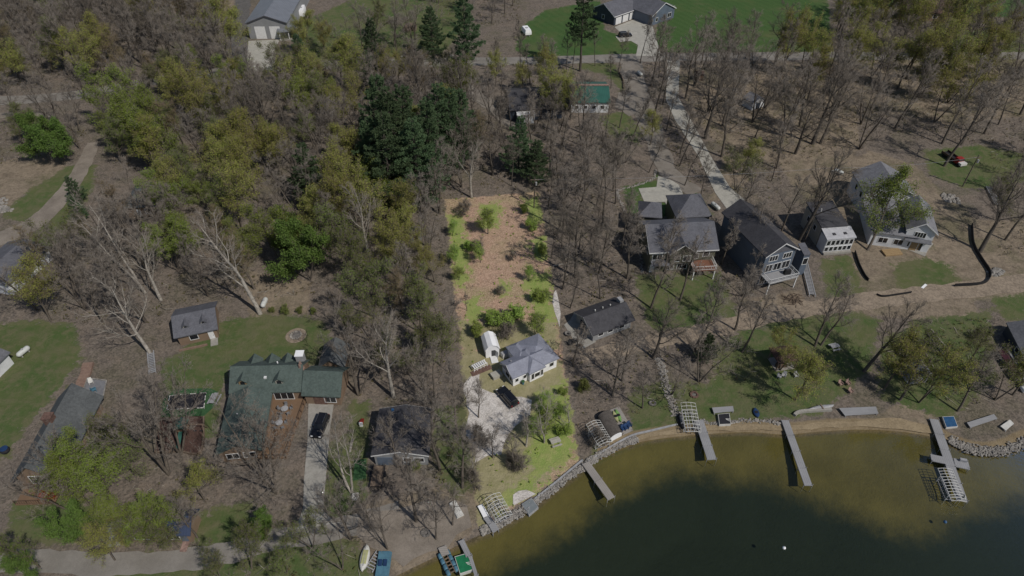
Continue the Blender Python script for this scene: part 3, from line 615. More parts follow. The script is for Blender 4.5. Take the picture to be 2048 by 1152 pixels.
d_.win('f', d_.W*.5, 3.6, 2.2, 1.3, bars=4); d_.win('f', d_.W*.2, .9, .9, 1.2); d_.door('f', d_.W*.5, 1.8, 2.3, 'osb', 'door', False); d_.win('f', d_.W*.68, .2, .8, 2)
d_.mb().extr([(-.9, 2.7), (0, 3.15), (0, 3.3), (-.9, 2.85)], .1, d_.W-.1, 'x').build('porch_roof', 'shingle_grey', o)
# ---- dark cabin beside the lot
o = house('dark_roofed_cabin', 'low cabin with curved edged charcoal roof and concrete patio beside the leaf covered lot', 'cabin', (1187,688), (1272,656))
b = Blk(o, (1185,672), (1271,640), (1151,622), 2.3, ov=.55); b.walls('siding_grey', 'x', 1.5); b.roof('shingle_dark', 'x', 1.5); b.trim(side='l', mat='galv')
for u in (.2, .45, .75): b.win('f', b.W*u, .9, 1.1, 1)
b.door('l', b.D*.4, 1.8, 2, 'glass_dark', 'patio_door', False)
for u in (.3, .5, .7): vent(b, b.W*u, b.D*.62, 3.6)
lamp = b.mb().box(b.W-.6, b.D*.55, 3, b.W+.2, b.D*.75, 4.4).build('chimney', 'galv', o)
# ---- cottage on the lot
o = house('white_lot_cottage', 'small white cottage with blue grey cross hipped roof in the clearing', 'cottage', (1028,765), (1116,724))
b = Blk(o, (1025,760), (1119,718), (1007,723), 2.3, ov=.35); b.walls('siding_lot_lit'); b.gable, b.rise = 'x', 1.5; b.mb().extr([(0, b.h), (b.D, b.h), (b.D/2, b.h+1.4)], 0, .2, 'x').build('gable_wall', 'siding_lot_lit', o); b.roof('roof_lot_lit', 'hx', 1.5, rl=1)
b.trim(side='l'); b.win('f', b.W*.08, .9, .6, .8, 'trim_white'); b.win('f', b.W*.26, .9, .6, .8); b.win('f', b.W*.88, .9, .8, .9); b.win('l', b.D*.5, .8, 1.2, 1)
b.win('l', b.D*.82, .8, .7, 1); vent(b, b.W*.12, b.D*.7, 3.2, 'galv')
p = Blk(o, (1059,751), (1092,735), None, 2.32, ov=.3, D=6); p.walls('siding_lot_lit', name='porch_wall'); p.roof('roof_lot_lit', 'hy', 1.55); p.win('f', p.W*.22, .5, .6, 1.4); p.win('f', p.W*.55, .7, 1.3, 1); p.win('f', p.W*.85, .5, .6, 1.4)
r_ = Blk(o, (1066,741), (1118.5,717.6), None, 2.34, ov=.34, D=7.2); r_.walls('siding_lot_lit'); r_.roof('roof_lot_lit', 'hx', 1.52)
r2 = Blk(o, (1036,728), (1062,717), None, 2.28, ov=.3, D=4.6); r2.walls('siding_lot_lit'); r2.roof('roof_lot_lit', 'hy', 1.3)
MB(b.T).box(-2.4, b.D*.75, -.05, -.5, b.D+.4, .7).build('back_step', 'concrete_pale', o)
# ---- white gambrel shed on the lot
o = house('gambrel_shed', 'bright white gambrel roofed shed with open door and white ramp near the cottage', 'shed', (972,719), (998,713))
b = Blk(o, (971,702), (999,697), (963,677), 2, ov=.05, D=3.6)
m = b.mb(); W_ = b.W; m.extr([(0, -.1), (W_, -.1), (W_, 2), (W_*.82, 2.75), (W_/2, 3.15), (W_*.18, 2.75), (0, 2)], 0, b.D, 'y'); m.build('wall', 'siding_lot_lit', o)
pr = [(-.15, 1.95), (W_*.17, 2.78), (W_/2, 3.2), (W_*.83, 2.78), (W_+.15, 1.95)]
b.mb().extr(pr+[(x, z+.12) for x, z in pr[::-1]], -.15, b.D+.15, 'y').build('roof', 'white_bright', o)
b.mb().box(W_*.42, -.03, 0, W_*.72, .02, 1.75).build('doorway', 'glass_dark', o)
d = MB(b.T @ Matrix.Translation((W_*.72, -.03, 0)) @ Matrix.Rotation(R(-60), 4, 'Z')).box(0, -.04, .05, W_*.3, 0, 1.75).build('door', 'trim_white', o)
b.mb().extr([(-1.6, 0), (0, 0), (0, .25), (-1.6, .06)], W_*.3, W_*.8, 'x').build('ramp', 'trim_white', o)
# ---- green roofed long house
o = house('green_roofed_house', 'long low house with moss green shingle roof, dormers and a long front wing', 'house', (450,803), (680,812))
b = Blk(o, (457,787), (604,783), (472,722), 2.9, ov=.4); b.walls('siding_tan', 'x', 2.5); b.roof('shingle_green', 'x', 2.5)
b.dormer(b.W*.17, b.D*.12, 1.3, 1.1, 2.2, 'osb', 'shingle_green'); b.dormer(b.W*.7, b.D*.12, 1.3, 1.1, 2.2, 'siding_cream', 'shingle_green')
for u in (.22, .48, .72): b.mb().extr([(b.W*u-1.3, b.h+.3), (b.W*u, b.h+1.7), (b.W*u+1.3, b.h+.3)], b.D*.72, b.D+.6, 'y').build('rear_dormer', 'shingle_green', o)
s_ = b.mb(); zz = b.h+2.5*.5; s_.box(b.W*.47, b.D*.22, zz-.1, b.W*.51, b.D*.36, zz+.42).build('skylight', 'trim_white', o)
chimney(b, b.W*.93, b.D*.92, 2.5, 5.4, 1.3, 'galv', 'white_bright')
c_ = Blk(o, (602,791), (681,794), (606,730), 2.7, ov=.4); c_.walls('siding_tan', 'x', 2.35); c_.roof('shingle_green', 'x', 2.35); vent(b, b.W*.62, b.D*.7, 4.6, 'white_bright')
d_ = Blk(o, (635,735), (689,735), (641,688), 2.6, ov=.4); d_.walls('siding_tan', 'y', 1.7); d_.roof('shingle_greygreen', 'y', 1.7); d_.win('b', d_.W*.5, .9, 1.4, 1.1)
e_ = Blk(o, (430,911), (524,909), (458,790), 2.6, ov=.4, main='c'); e_.walls('siding_tan', 'y', 1.7); e_.roof('shingle_green', 'y', 1.7); e_.win('f', e_.W*.3, .8, 1.8, 1.2, bars=2); e_.win('f', e_.W*.7, .8, 1.8, 1.2, bars=2)
vent(e_, e_.W*.35, e_.D*.55, 3.8, 'galv'); b.win('f', b.W*.74, .6, 3.2, 1.6, 'trim_white', bars=3); c_.door('f', c_.W*.42, 2.2, 2, 'brick', 'door'); c_.win('f', c_.W*.72, .7, 1.9, 1.3, bars=2)
b.mb().extr([(b.W*.965, b.h+1.4), (b.W+.35, b.h+1.4), (b.W*.985, b.h+3.3)], b.D*.42, b.D*.58, 'y').build('roof_saddle', 'paver_pink', o)
# deck in front of it
A, B = P(545,800), P(612,800); dk = thing('wooden_deck', 'warm brown wooden deck between the green roofed wing and the concrete drive', 'deck', A, 0)
L = 13.8
MB().prism([(0, 0), (6.1, 0), (5.4, -12.2), (-1.1, -12.2)], .1, .45).build('deck', 'deck_wood', dk)
m = MB()
m.path([(6.1, 0, 1.3), (5.4, -12.2, 1.3), (-1.1, -12.2, 1.3)], .05, 4)
for i in range(9): t = i/8; m.tube((6.1-.7*t, -12.2*t, .45), (6.1-.7*t, -12.2*t, 1.35), .06, n=4)
for i in range(5): t = i/4; m.tube((5.4-6.5*t, -12.2, .45), (5.4-6.5*t, -12.2, 1.35), .06, n=4)
m.build('railing', 'wood_brown', dk)
def patio_set(px, py, label, z=.45, n=5, mat='galv'):
    o = thing('patio_table', label, 'patio table', P(px, py, z)); MB().lathe([(.05, 0), (.05, .68), (.62, .7), (.62, .75), (.05, .76)], n=14).build('tabletop', mat, o)
    q = []
    for i in range(n):
        a = 2*PI*i/n+.4; c = thing('patio_chair', '', 'chair', P(px, py, z)+Vector((1.05*math.cos(a), 1.05*math.sin(a), 0)), a-PI/2)
        MB().box(-.25, -.25, .4, .25, .25, .46).build('seat', 'canvas_grey', c); MB().box(-.25, .2, .46, .25, .27, .95).build('backrest', 'canvas_grey', c)
        for sx in (-.22, .22):
            for sy in (-.22, .22): MB().tube((sx, sy, 0), (sx, sy, .4), .025, n=4).build('leg', 'galv', c)
        q.append(c)
    return q
for q, where in ((patio_set(571, 822, 'round grey table on the brown deck, nearer the house'), 'farther'), (patio_set(560, 850, 'round grey table on the brown deck, farther from the house'), 'nearer the lake')):
    for c in q: tag(c, 'grey patio chair around the %s round table on the brown deck' % ('rear' if where == 'farther' else 'front'), group='chairs at the %s deck table' % where)
# ---- dark cabin with little dormers
o = house('dormer_cabin', 'square cabin with dark slate roof and two tiny cream dormers on the lawn', 'cabin', (350,690), (438,670))
b = Blk(o, (347,677), (436,658), (336,622), 2.6, ov=.5); b.walls('siding_tan', 'x', 1.7); b.roof('shingle_slate', 'x', 1.7)
b.dormer(b.W*.72, b.D*.16, .8, .7, 1.5, 'siding_cream', 'shingle_slate'); b.dormer(b.W*.26, b.D*.14, .8, .7, 1.5, 'siding_cream', 'shingle_slate'); b.door('f', b.W*.84, 1, 2, 'trim_white'); b.win('f', b.W*.4, .9, 1.4, 1.1)
b.mb().box(b.W*.78, -2, -.05, b.W*.97, -.1, .15).build('step', 'concrete', o); b.mb().box(-.2, -1.6, -.05, b.W*.7, -1.4, .4).build('planter_edge', 'stone_step', o)
# ---- grey green house bottom left
o = house('grey_green_house', 'long house with worn grey green roof, brick chimney and red decked gable end', 'house', (20,985), (120,968))
b = Blk(o, (17,961), (126,944), (114,792), 3, ov=.7, main='c'); b.walls('siding_tan', 'y', 3); b.roof('shingle_greygreen', 'y', 3); b.win('f', b.W*.5, 1, 2.6, 1.8, bars=3); chimney(b, b.W*.45, b.D*.55, 4.6, 7, 1.3, 'brick', 'brick')
deck(b, .4, -3.4, b.W, -.75, .5, 'deck_wood', 'f', 'wood_brown'); b.mb().box(b.W*.55, -2.6, .5, b.W*.95, -1.2, .75).build('outdoor_rug', 'red', o)
# ---- garage like cottage
o = house('dark_gabled_cottage', 'square cottage with dark charcoal gable roof, white rakes and grey front wall', 'cottage', (746,932), (854,932))
b = Blk(o, (741.5,913), (858,913), (757,818.5), 2.9, ov=.4); b.walls('siding_grey', 'y', 1.0); b.roof('shingle_dark', 'y', 1.0); b.trim(); b.trim(side='b')
b.door('f', b.W*.2, 2.6, 2.1, 'siding_blue', 'sliding_door', False); b.door('f', b.W*.47, .9, 2, 'shingle_dark'); b.win('f', b.W*.62, .9, 1.2, 1); b.win('f', b.W*.84, .9, 1.5, 1); MB(b.T).box(b.W*.22, b.D-.6, 3.2, b.W*.27, b.D-.2, 3.9).build('chimney', 'blue', o)
# ---- blue metal roofed cottage under trees
o = house('blue_roofed_cottage', 'low cottage with ribbed blue metal roof under yellow green trees by the road', 'cottage', (230,1088), (382,1086))
b = Blk(o, (226,1072), (380,1071), (240,1018), 2.5, ov=.4); b.walls('siding_tan', 'x', 1.4); b.roof('metal_blue', 'x', 1.4); b.win('f', b.W*.3, .8, 2, 1.1, bars=2); b.win('f', b.W*.75, .8, 1.8, 1.1, bars=2); b.door('f', b.W*.9, .95, 2, 'siding_blue')
c_ = Blk(o, (196,1084), (232,1078), None, 2.1, ov=.2, D=3); c_.walls('siding_cream', 'x', .6, name='porch_wall'); c_.roof('shingle_pale', 'x', .6, name='porch_roof'); b.mb().box(b.W*.86, -1.6, -.05, b.W*.95, 0, .2).build('step', 'paver_pink', o)
# ---- houses cut by the left edge
o = house('white_edge_house', 'white walled house with grey roof cut by the left picture edge beside lawn', 'house', (-98,790), (-60,800))
b = Blk(o, (-158,770), (-64,788), (-118,680), 2.6, ov=.4); b.walls('siding_white', 'y', 1.6); b.roof('shingle_grey', 'y', 1.6); b.win('r', b.D*.4, .9, 1.4, 1.1)
o = house('grey_edge_house', 'grey roofed house with pale side wall at the left edge by the gravel track', 'house', (-60,600), (5,600))
b = Blk(o, (-75,560), (14,573), (-30,478), 2.8, ov=.4); b.walls('siding_white', 'y', 1.6); b.roof('shingle_slate', 'y', 1.6); b.win('r', b.D*.3, .9, 1.2, 1.1); b.win('r', b.D*.7, .9, 1.2, 1.1); b.win('f', b.W*.6, .9, 1.2, 1.1)
o = house('hip_roofed_cabin', 'small cabin with pale grey hipped roof half hidden in the left wood', 'cabin', (246,430), (314,428))
b = Blk(o, (244,418), (314,415), (258,368), 2.6, ov=.4); b.walls('siding_tan'); b.roof('shingle_greygreen', 'hx', 2.6); b.win('f', b.W*.7, .9, 1.2, 1.1); b.door('f', b.W*.4, .95, 2)
# ---- pale roofs deep in the middle wood
o = house('grey_wood_shed', 'weathered grey shed glimpsed through the trees left of the clearing', 'shed', (820,478), (842,476))
b = Blk(o, (818,470), (844,467), (816,455), 2.1, ov=.2); b.walls('siding_grey', 'x', .8); b.roof('metal_rust', 'x', .8); b.door('f', b.W*.5, 1, 1.8, 'wood_brown')
# ---- right edge boathouse
o = house('grey_edge_boathouse', 'long dark walled boathouse with plain grey roof at the right picture edge', 'boathouse', (2050,738), (2110,715))
b = Blk(o, (2062,745), (2130,712), (2012,646), 2.4, ov=.3, main='c'); b.walls('siding_navy', 'y', 1.5); b.roof('shingle_grey', 'y', 1.5); b.win('l', b.D*.5, .9, 1.2, 1)
# ---- lakeside boat shed with kayak deck
o = house('lakeside_boat_shed', 'low round roofed dark boat shed with white end at the shore', 'boat shed', (1228,880), (1240,865))
A, B = P(1219,876,1.2), P(1242,864,1.2); x = (B-A).normalized(); C_ = P(1196,830,1.2); D_ = (C_-A).length; y = (C_-A).normalized()
T = ROOTINV[o.name] @ Matrix(((x.x, y.x, 0, A.x), (x.y, y.y, 0, A.y), (0, 0, 1, 0), (0, 0, 0, 1))); W_ = (B-A).length+.3
arc = [(W_/2-W_/2*math.cos(PI*i/10), .7+.7*math.sin(PI*i/10)) for i in range(11)]
MB(T).extr([(0, -.1)]+arc+[(W_, -.1)], 0, D_, 'y').build('roof', 'roof_weathered', o); MB(T).extr([(.06, -.08)]+[(x_*.96+.05, z-.04) for x_, z in arc]+[(W_-.06, -.08)], -.06, -.01, 'y').build('end_wall', 'white_bright', o)
FOOT.append([P(*q).xy for q in ((1219,885), (1290,865), (1240,815), (1190,830))])
dk = thing('kayak_deck', 'flat timber deck beside the round roofed boat shed, with kayaks on it', 'deck', P(1247,872), ang(P(1247,872), P(1266,862)))
inv = (Matrix.Translation(P(1247,872)) @ Matrix.Rotation(dk.rotation_euler.z, 4, 'Z')).inverted()
MB(inv).prism([P(*q).xy[:] for q in ((1245,871), (1266,862), (1238,815), (1219,822))], .05, .3).build('platform', 'plank_warm', dk)
m = MB(inv)
for q in ((1246,869), (1264,861), (1237,818)): m.box(*(P(*q)+Vector((-.08, -.08, -.1))), *(P(*q)+Vector((.08, .08, .34))))
m.build('post', 'log', dk)
def hull_mesh(L, Wd, H, n=14):
    """closed pointed hull lying along x"""
    v, f = [], []; k = 8
    for i in range(n+1):
        t = i/n; wd = Wd/2*(math.sin(PI*min(1, max(0, t)))**.6+.02)
        for j in range(k):
            a = 2*PI*j/k; v.append((L*(t-.5), wd*math.cos(a), H/2+H/2*math.sin(a)*(.75+.25*abs(2*t-1))))
    for i in range(n):
        for j in range(k): f.append((i*k+j, i*k+(j+1) % k, (i+1)*k+(j+1) % k, (i+1)*k+j))
    f += [tuple(range(k-1, -1, -1)), tuple(range(n*k, n*k+k))]
    return v, f
def kayak(a, b_, mat, label, z=.3, wd=.75):
    A, B = P(*a, z), P(*b_, z); o = thing('kayak', label, 'kayak', (A+B)/2, ang(A, B)); L = (B-A).length
    MB().add(*hull_mesh(L, wd, .36)).build('hull', mat, o, True)
    MB().lathe([(.18, .33), (.3, .36), (.26, .4), (.2, .38)], n=12).build('cockpit', 'fence_black', o)
kayak((1226,823), (1236,846), 'yellow_pale', 'pale yellow kayak lying on the timber deck beside the boat shed')
kayak((1231,820), (1242,845), 'lime_plastic', 'lime green kayak lying on the timber deck beside the boat shed')
kayak((1509,817), (1515,836), 'dark_blue', 'dark blue kayak lying on the grass above the beach', .02, 1.1)
def chair(px, py, rot, mat, label, z=.3, group=None):
    c = thing('lounge_chair', label, 'chair', P(px, py, z), rot, group)
    MB().extr([(-.3, .32), (.3, .4), (.3, .46), (-.3, .38)], -.3, .3, 'x').build('seat', mat, c)
    MB().extr([(.28, .42), (.5, 1.0), (.45, 1.02), (.23, .44)], -.3, .3, 'x').build('backrest', mat, c)
    for sx in (-.33, .33): MB().box(sx-.06, -.35, .55, sx+.06, .35, .6).build('armrest', mat, c); MB().box(sx-.04, -.3, 0, sx+.04, -.2, .55).build('leg', mat, c); MB().box(sx-.04, .2, 0, sx+.04, .3, .55).build('leg', mat, c)
for q in ((1246,860), (1252,858), (1258,853)): chair(*q, .5, 'dark_blue', 'dark blue lounge chair on the timber deck beside the boat shed', group='blue chairs on the kayak deck')
# ---- pavilion and gazebo on the right lawn
o = house('red_roofed_pavilion', 'open pavilion with dark red hipped roof on the right lawn', 'pavilion', (1556,736), (1600,728))
b = Blk(o, (1556,728), (1602,722), (1562,694), 2.4, ov=.3); b.roof('shingle_brown', 'hx', 1.3)
for u in (.1, b.W-.1):
    for v_ in (.1, b.D-.1): b.mb().box(u-.09, v_-.09, 0, u+.09, v_+.09, 2.42).build('post', 'log', o)
b.mb().box(0, 0, -.05, b.W, b.D, .12).build('floor', 'plank_warm', o); b.mb().box(.5, .5, .12, b.W*.6, 1.3, .9).build('counter', 'wood_brown', o)
o = house('grey_gazebo', 'small gazebo with faded grey pyramid roof behind a yellow willow like tree', 'gazebo', (1828,762), (1862,758))
b = Blk(o, (1824,755), (1865,751), None, 2.2, ov=.25, D=3.6); b.roof('shingle_pale', 'hx', 1.3)
for u in (.1, b.W-.1):
    for v_ in (.1, b.D-.1): b.mb().box(u-.08, v_-.08, 0, u+.08, v_+.08, 2.25).build('post', 'trim_white', o)
b.mb().box(0, 0, -.05, b.W, b.D, .1).build('floor', 'plank_grey', o)

# ------------------------------------------------------------------ vehicles
def car(px, py, rot, label, name='parked_car', body='black_paint', L=4.7, Wd=1.9, suv=True):
    o = thing(name, label, 'car', P(px, py), rot); h = 1.0; top = 1.68 if suv else 1.45
    prof = [(-L/2, .35), (-L/2+.08, .78), (-L/2+.25, .95), (-L*.17, 1.02), (L/2-.35, 1.02), (L/2-.03, .9), (L/2, .4), (L/2-.2, .25), (-L/2+.25, .25)]
    v, f = [], []; m = MB(); k = len(prof)
    for yy, ins in ((-Wd/2, .1), (-Wd/2+.1, 0), (Wd/2-.1, 0), (Wd/2, .1)):
        v += [(x*(1-ins*.12), yy, z-(ins*.6 if z > .9 else 0)) for x, z in prof]
    for j in range(3): f += [(j*k+i, j*k+(i+1) % k, (j+1)*k+(i+1) % k, (j+1)*k+i) for i in range(k)]
    f += [tuple(range(k-1, -1, -1)), tuple(range(3*k, 4*k))]; m.add(v, f); m.build('body', body, o)
    r0, r1 = (-L*.2, L*.47) if suv else (-L*.16, L*.36); i_ = .16
    v = [(r0, -Wd/2+.12, h), (r1, -Wd/2+.12, h), (r1, Wd/2-.12, h), (r0, Wd/2-.12, h), (r0+.55, -Wd/2+.12+i_, top-.06), (r1-.22, -Wd/2+.12+i_, top-.06), (r1-.22, Wd/2-.12-i_, top-.06), (r0+.55, Wd/2-.12-i_, top-.06)]
    MB().add(v, [(3,2,1,0), (4,5,6,7), (0,1,5,4), (1,2,6,5), (2,3,7,6), (3,0,4,7)]).build('windows', 'glass_dark', o)
    rf = MB().taper(r0+.5, -Wd/2+.24, top-.06, r1-.16, Wd/2-.24, top+.02, .08).build('roof', body, o)
    if suv:
        for s_ in (-1, 1): MB().tube((r0+.8, s_*.6, top+.07), (r1-.4, s_*.6, top+.07), .025, n=4).build('roof_rail', 'chrome', o)
    for x in (-L*.31, L*.3):
        for s_ in (-1, 1):
            wh = MB().lathe([(.2, -.11), (.36, -.11), (.37, 0), (.36, .11), (.2, .11)], (x, s_*(Wd/2-.1), .36), 14, 'y').build('wheel', 'rubber', o)
            MB().lathe([(.05, -.115), (.21, -.115), (.21, .115), (.05, .115)], (x, s_*(Wd/2-.1), .36), 10, 'y').build('rim', 'chrome', wh)
    for s_ in (-1, 1):
        MB().box(-L/2-.01, s_*.68-.2, .66, -L/2+.12, s_*.68+.2, .8).build('headlight', 'white_bright', o); MB().box(L/2-.1, s_*.7-.12, .68, L/2+.02, s_*.7+.12, .92).build('taillight', 'red', o)
        MB().box(r0+.3, s_*(Wd/2+.08)-.09, h-.02, r0+.45, s_*(Wd/2+.08)+.09, h+.13).build('mirror', body, o)
car(1250, 73, R(190), 'black car parked on the pale apron in front of the blue house', suv=True)
car(642, 856, R(83), 'black car parked on the long concrete drive beside the brown deck', suv=True)
A, B = P(1002,784), P(1027,812); car(1015, 798, ang(B, A)+PI, 'black SUV with a red tail lamp parked in front of the white lot cottage')
def trailer(px, py, rot, label, L, Wd, H_, mat='white_bright', name='camper_trailer', cat='trailer'):
    o = thing(name, label, cat, P(px, py), rot)
    m = MB().taper(-L/2, -Wd/2, .55, L/2, Wd/2, H_*.6, .0); m.taper(-L/2, -Wd/2, H_*.6, L/2, Wd/2, H_, .18); m.build('body', mat, o)
    for s_ in (-1, 1): MB().lathe([(.1, -.1), (.32, -.1), (.32, .1), (.1, .1)], (L*.08, s_*(Wd/2+.02), .32), 12, 'y').build('wheel', 'rubber', o)
    m = MB(); m.tube((-L/2, .4, .5), (-L/2-1.2, 0, .5), .05); m.tube((-L/2, -.4, .5), (-L/2-1.2, 0, .5), .05); m.build('tow_bar', 'galv', o)
    MB().box(-L*.3, -Wd/2-.02, H_*.6, L*.25, -Wd/2+.02, H_*.85).build('window', 'glass_dark', o); MB().box(-.5, -.4, H_, .3, .4, H_+.15).build('roof_hatch', 'galv', o)
trailer(605, 30, R(-82), 'white camper trailer parked on the lawn right of the metal barn', 6.4, 2.4, 2.7)
trailer(1053, 68, R(107), 'plain white box trailer standing on the far lawn left of the blue house', 4.6, 2.3, 2.2, 'white_bright', 'box_trailer')
def tank(px, py, rot, label, L=2.6, r=.5):
    o = thing('propane_tank', label, 'tank', P(px, py), rot)
    MB().lathe([(.05, -L/2-.05), (r*.6, -L/2+.06), (r*.92, -L/2+.25), (r, -L/2+.4), (r, L/2-.4), (r*.92, L/2-.25), (r*.6, L/2-.06), (.05, L/2+.05)], (0, 0, r+.25), 16, 'x').build('shell', 'tank_white', o, True)
    MB().lathe([(.2, 0), (.2, .16), (.12, .24)], (0, 0, 2*r+.2), 10).build('valve_dome', 'galv', o)
    for x in (-L*.28, L*.28): MB().box(x-.1, -r*.7, -.05, x+.1, r*.7, .35).build('foot', 'concrete', o)
tank(1279, 151, R(110), 'white propane tank standing beside the far gravel drive'); tank(1430, 417, R(115), 'white propane tank on dry grass behind the olive house', 3)
tank(530, 610, R(88), 'white propane tank at the foot of a white birch'); tank(50, 708, R(68), 'white propane tank on the lawn near the left picture edge')
tank(1676, 348, R(130), 'white propane tank in the shade left of the new white house')
# pickup / old truck on the right slope
o = thing('old_truck', 'dark flatbed truck with red cab parked under bare trees behind the new house', 'truck', P(1903,320), ang(P(1886,302), P(1924,328)))
MB().box(-3, -1, .6, 1.2, 1, .8).build('flatbed', 'mat_black', o); m = MB()
for s_ in (-1, 1): m.box(-3, s_*.97-.04, .8, 1.2, s_*.97+.04, 1.3)
m.build('side_board', 'wood_brown', o); MB().taper(1.3, -1, .5, 2.8, 1, 1.9, .18).build('cab', 'red', o); MB().box(2.8, -.95, .5, 3.9, .95, 1.15).build('hood', 'white_metal', o); MB().box(2.5, -.8, 1.3, 2.78, .8, 1.75).build('windscreen', 'glass_dark', o)
for x in (-1.9, 2.9):
    for s_ in (-1, 1): MB().lathe([(.1, -.13), (.42, -.13), (.42, .13), (.1, .13)], (x, s_*.95, .42), 12, 'y').build('wheel', 'rubber', o)
# utility trailer
o = thing('utility_trailer', 'black open utility trailer frame in front of the dark gabled cottage', 'trailer', P(756,956), R(-90))
m = MB(); 
for s_ in (-.95, .95): m.box(-1.9, s_-.05, .5, 1.9, s_+.05, .6); m.box(-1.9, s_-.03, .95, 1.9, s_+.03, 1.01)
for x in (-1.9, -1, 0, 1, 1.9): m.box(x-.04, -.95, .48, x+.04, .95, .56)
for x in (-1.9, -.6, .6, 1.9):
    for s_ in (-.95, .95): m.box(x-.03, s_-.03, .6, x+.03, s_+.03, 1.0)
m.build('frame', 'mat_black', o); MB().box(-1.85, -.9, .57, 1.85, .9, .6).build('floor', 'log', o)
m = MB(); m.tube((1.9, .9, .5), (3.2, 0, .5), .05); m.tube((1.9, -.9, .5), (3.2, 0, .5), .05); m.tube((3.2, 0, .5), (3.7, 0, .5), .05); m.build('tow_bar', 'mat_black', o)
for s_ in (-1, 1):
    MB().lathe([(.1, -.1), (.33, -.1), (.33, .1), (.1, .1)], (-.3, s_*1.15, .33), 12, 'y').build('wheel', 'rubber', o); MB().box(-.75, s_*1.15-.13, .7, .15, s_*1.15+.13, .74).build('mudguard', 'mat_black', o)

# ------------------------------------------------------------------ docks, lifts, boats
def dock(name, label, a, b_, wid=1.25, mat='plank_grey', z=.42, cat='dock'):
    A, B = P(*a, z), P(*b_, z); L = (B-A).length; o = thing(name, label, cat, (A.x, A.y, 0), ang(A, B)); k = max(1, round(L/3))
    for i in range(k): MB().box(L*i/k+.02, -wid/2, z-.16, L*(i+1)/k-.02, wid/2, z).build('deck_section', mat, o)
    for i in range(k+1):
        for s_ in (-1, 1): x = min(max(L*i/k, .08), L-.08); MB().tube((x, s_*(wid/2+.05), -1.6), (x, s_*(wid/2+.05), z+.25), .045, n=6).build('post', 'galv', o)
    return o
dock('wooden_dock', 'warm grey plank dock reaching into shallows beside the bright lawn corner', (1171,925), (1223,997), 1.3, 'plank_warm')
dock('metal_dock', 'short grey dock beside the boat lift frame and the sandy beach', (1398,840), (1424,919), 1.5)
dock('metal_dock', 'long straight grey dock starting at the seawall in mid beach', (1570,840), (1617,971), 1.25)
o = dock('cross_dock', 'long grey dock with a cross platform and lift frame at the right', (1868,838), (1926,1002), 1.45)
A, B = P(1862,914,.42), P(1938,930,.42); Mi = (Matrix.Translation(o.location) @ Matrix.Rotation(o.rotation_euler.z, 4, 'Z')).inverted()
T = Mi @ Matrix.Translation((A.x, A.y, 0)) @ Matrix.Rotation(ang(A, B), 4, 'Z'); L = (B-A).length
MB(T).box(0, -.75, .27, L*.44, .6, .424).build('deck_section', 'plank_grey', o); MB(T).box(L*.62, -.9, .27, L, .75, .424).build('deck_section', 'plank_grey', o)
MB(T).box(L*.76, .3, .424, L*.94, .75, .9).build('bench', 'galv', o)
for x in (.1, L-.1):
    for y in (-.7, .6): MB(T).tube((x, y, -1.7), (x, y, .7), .045).build('post', 'galv', o)
def boat_lift(label, a, b_, wid, hgt=2.3, arch=.5, ribs=9, mat='white_metal', name='boat_lift', cradle=True, z0=0., leg=None):
    """frame with bowed canopy ribs; a-b is the middle line of the canopy"""
    A, B = P(*a, hgt+z0), P(*b_, hgt+z0); L = (B-A).length; o = thing(name, label, 'boat lift', (A.x, A.y, z0), ang(A, B)); r = .045
    for i in range(ribs):
        x = L*i/(ribs-1); pts = [(x, wid*(j/6-.5), hgt+arch*math.sin(PI*j/6)) for j in range(7)]
        MB().path(pts, r, 5).build('canopy_bow', mat, o)
    m = MB()
    for j in (0, 2, 4, 6): m.tube((0, wid*(j/6-.5), hgt+arch*math.sin(PI*j/6)), (L, wid*(j/6-.5), hgt+arch*math.sin(PI*j/6)), r*.9, n=5)
    m.build('canopy_rail', mat, o)
    x0, x1 = L*.22, L*.82; lg = leg if leg is not None else 0.
    for x in (x0, x1):
        for s_ in (-.5, .5): MB().tube((x, wid*s_, -lg), (x, wid*s_, hgt), .06).build('post', mat, o)
    m = MB()
    for z in ((.25, 1.2) if cradle else (.25,)):
        for s_ in (-.5, .5): m.tube((x0, wid*s_, z), (x1, wid*s_, z), .05)
        for x in (x0, x1): m.tube((x, -wid/2, z), (x, wid/2, z), .05)
    for s_ in (-.2, .2): m.box(x0-.3, wid*s_-.08, .5, x1+.3, wid*s_+.08, .62)
    m.build('cradle', 'galv', o)
    wh = MB().lathe([(.35, -.03), (.4, -.03), (.4, .03), (.35, .03)], (x1, wid/2+.12, 1.3), 14, 'y').build('winch_wheel', mat, o)
    return o
boat_lift('white boat lift frame on the bright lawn end near the lake', (985,992), (1010,1036), 2.5, 2.0, .45, 8)
boat_lift('boat lift with bowed ribs left of the round roofed boat shed', (1186,845), (1211,888), 2.5, 2.0, .5, 10)
boat_lift('square ribbed boat lift frame beside the short grey dock', (1376,806), (1387,864), 2.5, 1.6, .2, 9)
boat_lift('boat lift frame standing in the water beside the cross dock', (1890,938), (1918,1003), 2.2, 1.5, .25, 12, leg=1.8, z0=-.2)
def jetski_lift(): 
    o = thing('jet_ski', 'dark covered jet ski on rails beside the stone row and boat lift', 'jet ski', P(1362,845), ang(P(1358,832), P(1366,860)))
    MB().add(*hull_mesh(3.1, 1.1, .7)).build('hull', 'mat_black', o, True); MB().taper(-.9, -.25, .6, .7, .25, .95, .1).build('seat', 'canvas_grey', o); MB().tube((.8, -.4, 1.0), (.8, .4, 1.0), .04).build('handlebar', 'galv', o)
    for s_ in (-.5, .5): MB().box(-2, s_-.06, -.05, 2.2, s_+.06, .1).build('rail', 'log', o)
jetski_lift()
